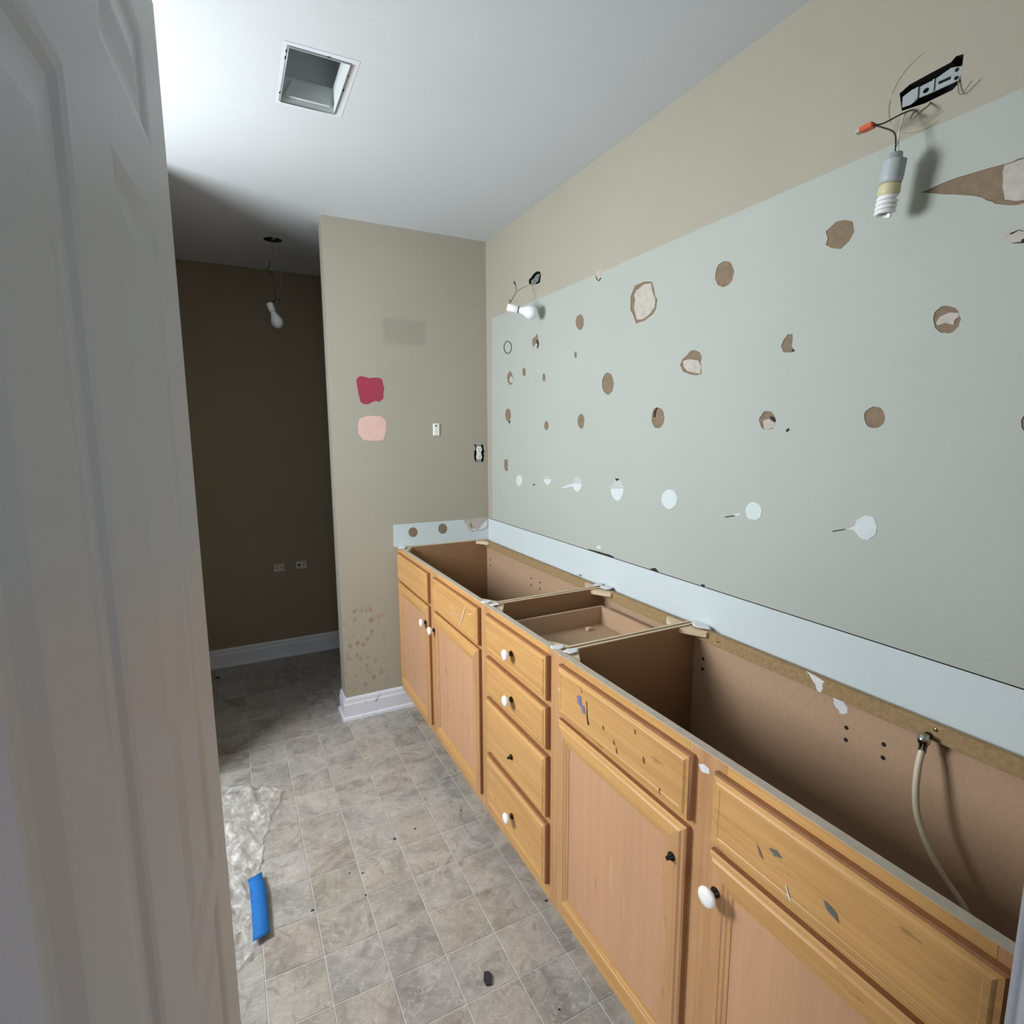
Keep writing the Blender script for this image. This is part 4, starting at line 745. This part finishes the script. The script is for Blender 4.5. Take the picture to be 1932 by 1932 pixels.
# alcove pendant bulb
al = empty('alcove_pendant', (-1.0, .45, 2.03), 'frosted bulb hanging tilted on thin wires from a broken hole in the alcove ceiling', 'lamp')
b = MB(); k = len(AL); b.v = [(x, y, H) for x, y in AL]+[(x, y, H+.05) for x, y in AL]
for i in range(k): b.face([i, (i+1) % k, k+(i+1) % k, k+i], 'black')
b.face([k+i for i in range(k)], 'black'); b.build('ceiling_box', al)
b = MB(); sheet(b, 2, H-.0012, [(-1.03, .47), (-1.0, .485), (-.95, .47), (-.935, .445), (-.955, .44), (-.975, .455), (-1.005, .462), (-1.02, .455)], [], 'dark'); b.box((-.99, .42, H-.001), (-.972, .48, H+.002), 'galv'); b.build('ceiling_strap', al)
A = Vector((-1.022, .45, 2.126)); T = Vector((-.978, .45, 2.004)); ax = (T-A).normalized()
b = MB(); b.lathe(A, ax, [(0, .015), (.002, .0175), (.040, .0165), (.042, .015)], 'ceramic', 20); b.build('socket', al)
b = MB(); b.lathe(A+ax*.042, ax, [(0, .0135), (.010, .0145), (.024, .020), (.038, .0265), (.052, .0300), (.066, .0285), (.076, .0225), (.084, .0125), (.087, .003), (.0875, .0004)], 'bulb_glass', 24); b.build('bulb', al)
b = MB(); b.tube(smooth([(-1.008, .45, 2.339), (-1.008, .45, 2.31), (-1.021, .45, 2.291), (-.995, .45, 2.262), (-.990, .45, 2.20), (-.992, .45, 2.142), (-1.010, .45, 2.128)], 6), .0020, 'wire_black', 6)
b.tube(smooth([(-1.008, .45, 2.128), (-.985, .45, 2.150), (-.970, .45, 2.146), (-.972, .45, 2.132)], 5), .0022, 'wire_black', 6); b.build('black_wire', al)
b = MB(); b.tube(smooth([(-.995, .45, 2.445), (-.992, .45, 2.40), (-.997, .45, 2.34), (-.990, .45, 2.28), (-.985, .45, 2.15)], 6), .0009, 'wire_tan', 6); b.build('pale_wire', al)
b = MB(); b.tube(smooth([(-.957, .45, 2.445), (-.960, .45, 2.34), (-.958, .45, 2.24), (-.968, .45, 2.19), (-.985, .45, 2.145)], 6), .0011, 'wire_tan', 6); b.build('tan_wire', al)
# ------------------------------------------------------------------ things lying on the floor
NX, NY = 44, 90
b = MB(); fx0, fx1, fy0, fy1 = -1.66, -1.155, -1.30, -.32
def edge_x(t):  # right-hand outline of the crumpled film, t from the far end to the near end
    ks = [(0, -1.42), (.05, -1.36), (.10, -1.26), (.14, -1.175), (.17, -1.165), (.24, -1.180), (.30, -1.215), (.42, -1.245), (.55, -1.265), (.70, -1.275), (.82, -1.275), (.92, -1.31), (1, -1.40)]
    for (a, x), (c, y) in zip(ks, ks[1:]):
        if a <= t <= c: return x+(y-x)*(t-a)/(c-a)
    return ks[-1][1]
for j in range(NY+1):
    t = j/NY; y = fy1+(fy0-fy1)*t; xe = edge_x(t)
    for i in range(NX+1):
        u = i/NX; x = fx0+(xe-fx0)*u
        n1 = noise.noise(Vector((x*7, y*5, 1.3))); n2 = 1-abs(noise.noise(Vector((x*19+n1*2, y*9, 4.1))))*2.2; n3 = 1-abs(noise.noise(Vector((x*44, y*27, 9))))*2.4
        hgt = .003+.022*max(0, n1+.4)+.026*max(0, n2)**2+.010*max(0, n3)
        hgt *= .3+.7*min(1, (1-u)*4+.1)
        if abs(x+1.276) < .03 and -1.18 < y < -.91: hgt = min(hgt, .016)
        b.v.append((x+.016*n2*(1-u*.4), y+.012*n3, max(.0025, hgt)))
for j in range(NY):
    for i in range(NX): k = j*(NX+1)+i; b.face([k, k+1, k+NX+2, k+NX+1], 'film', True)
b.build('plastic_sheet', label='crumpled clear plastic film lying on the floor beside the open door', category='plastic sheet')
b = MB(); nt_ = 12; base = []
for j in range(nt_+1):
    t = j/nt_; y = -.919-.253*t; xo = .003*math.sin(t*2.3)
    for dx in (-1.299, -1.276, -1.254): b.v.append((dx+xo-(.004 if t < .1 else 0)+.002*t, y+.006*((dx+1.276)/.02)*(1 if j in (0, nt_) else 0), .0195+.002*math.sin(t*5+dx*40)))
for j in range(nt_):
    for i in range(2): k = j*3+i; b.face([k, k+1, k+4, k+3], 'blue_tape', True)
tp = b.build('masking_tape', label='strip of bright blue masking tape stuck on the clear plastic film', category='tape')
md = tp.modifiers.new('thick', 'SOLIDIFY'); md.thickness = .0006
b = MB(); pts = [(-.726, -1.558), (-.738, -1.552), (-.749, -1.572), (-.748, -1.588), (-.735, -1.592), (-.724, -1.572)]; k = 6
b.v = [(x, y, .0005) for x, y in pts]+[(x, y, .006) for x, y in pts]
for i in range(k): b.face([i, (i+1) % k, k+(i+1) % k, k+i], 'bit')
b.face([k+i for i in range(k)], 'bit'); b.face(list(range(k))[::-1], 'bit'); b.build('debris_chip', label='largest dark plastic chip on the floor tiles near the camera', category='debris')
for i, (x, y, r) in enumerate([(-.739, -.929, .0035), (-.82, -.945, .005), (-.55, -.912, .003), (-.998, -1.03, .003), (-.968, -1.144, .003), (-1.127, -1.127, .004), (-.469, -1.428, .004), (-.608, -1.728, .0035), (-.958, -1.05, .003), (-1.41, .86, .012)]):
    b = MB(); pts = blob(x, y, r*1.3, r*.8, 7, .35, i); b.v = [(p, q, .0004) for p, q in pts]+[(x+(p-x)*.6, y+(q-y)*.6, .0004+r*.7) for p, q in pts]
    for k in range(7): b.face([k, (k+1) % 7, 7+(k+1) % 7, 7+k], 'bit')
    b.face([7+k for k in range(7)], 'bit'); b.face(list(range(7))[::-1], 'bit')
    LB = ['tiny dark crumb on the floor by the middle drawers, beside the hooked one', 'small hooked dark crumb on a tile joint in front of the drawers', 'tiny dark crumb on the floor close to the second lowest drawer', 'upper of two dark specks on the tile joint right of the blue tape', 'lower dark speck on the tile joint right of the blue tape', 'dark speck on the tile joint nearest the blue tape', 'dark crumb at the foot of the near sink cabinet', 'dark crumb on the tiles at the bottom of the frame', 'dark speck on the joint between two other specks right of the tape', 'dark lump on the alcove floor by the baseboard'][i]
    b.build('debris_crumb', label=LB, category='debris', group='crumbs scattered on the floor')
b = MB(); b.box((-.162, -1.196, .7545), (-.146, -1.181, .766), 'pale_wood', .001); b.build('wood_crumb', label='small pale cube of wood lying in the open top drawer', category='debris')
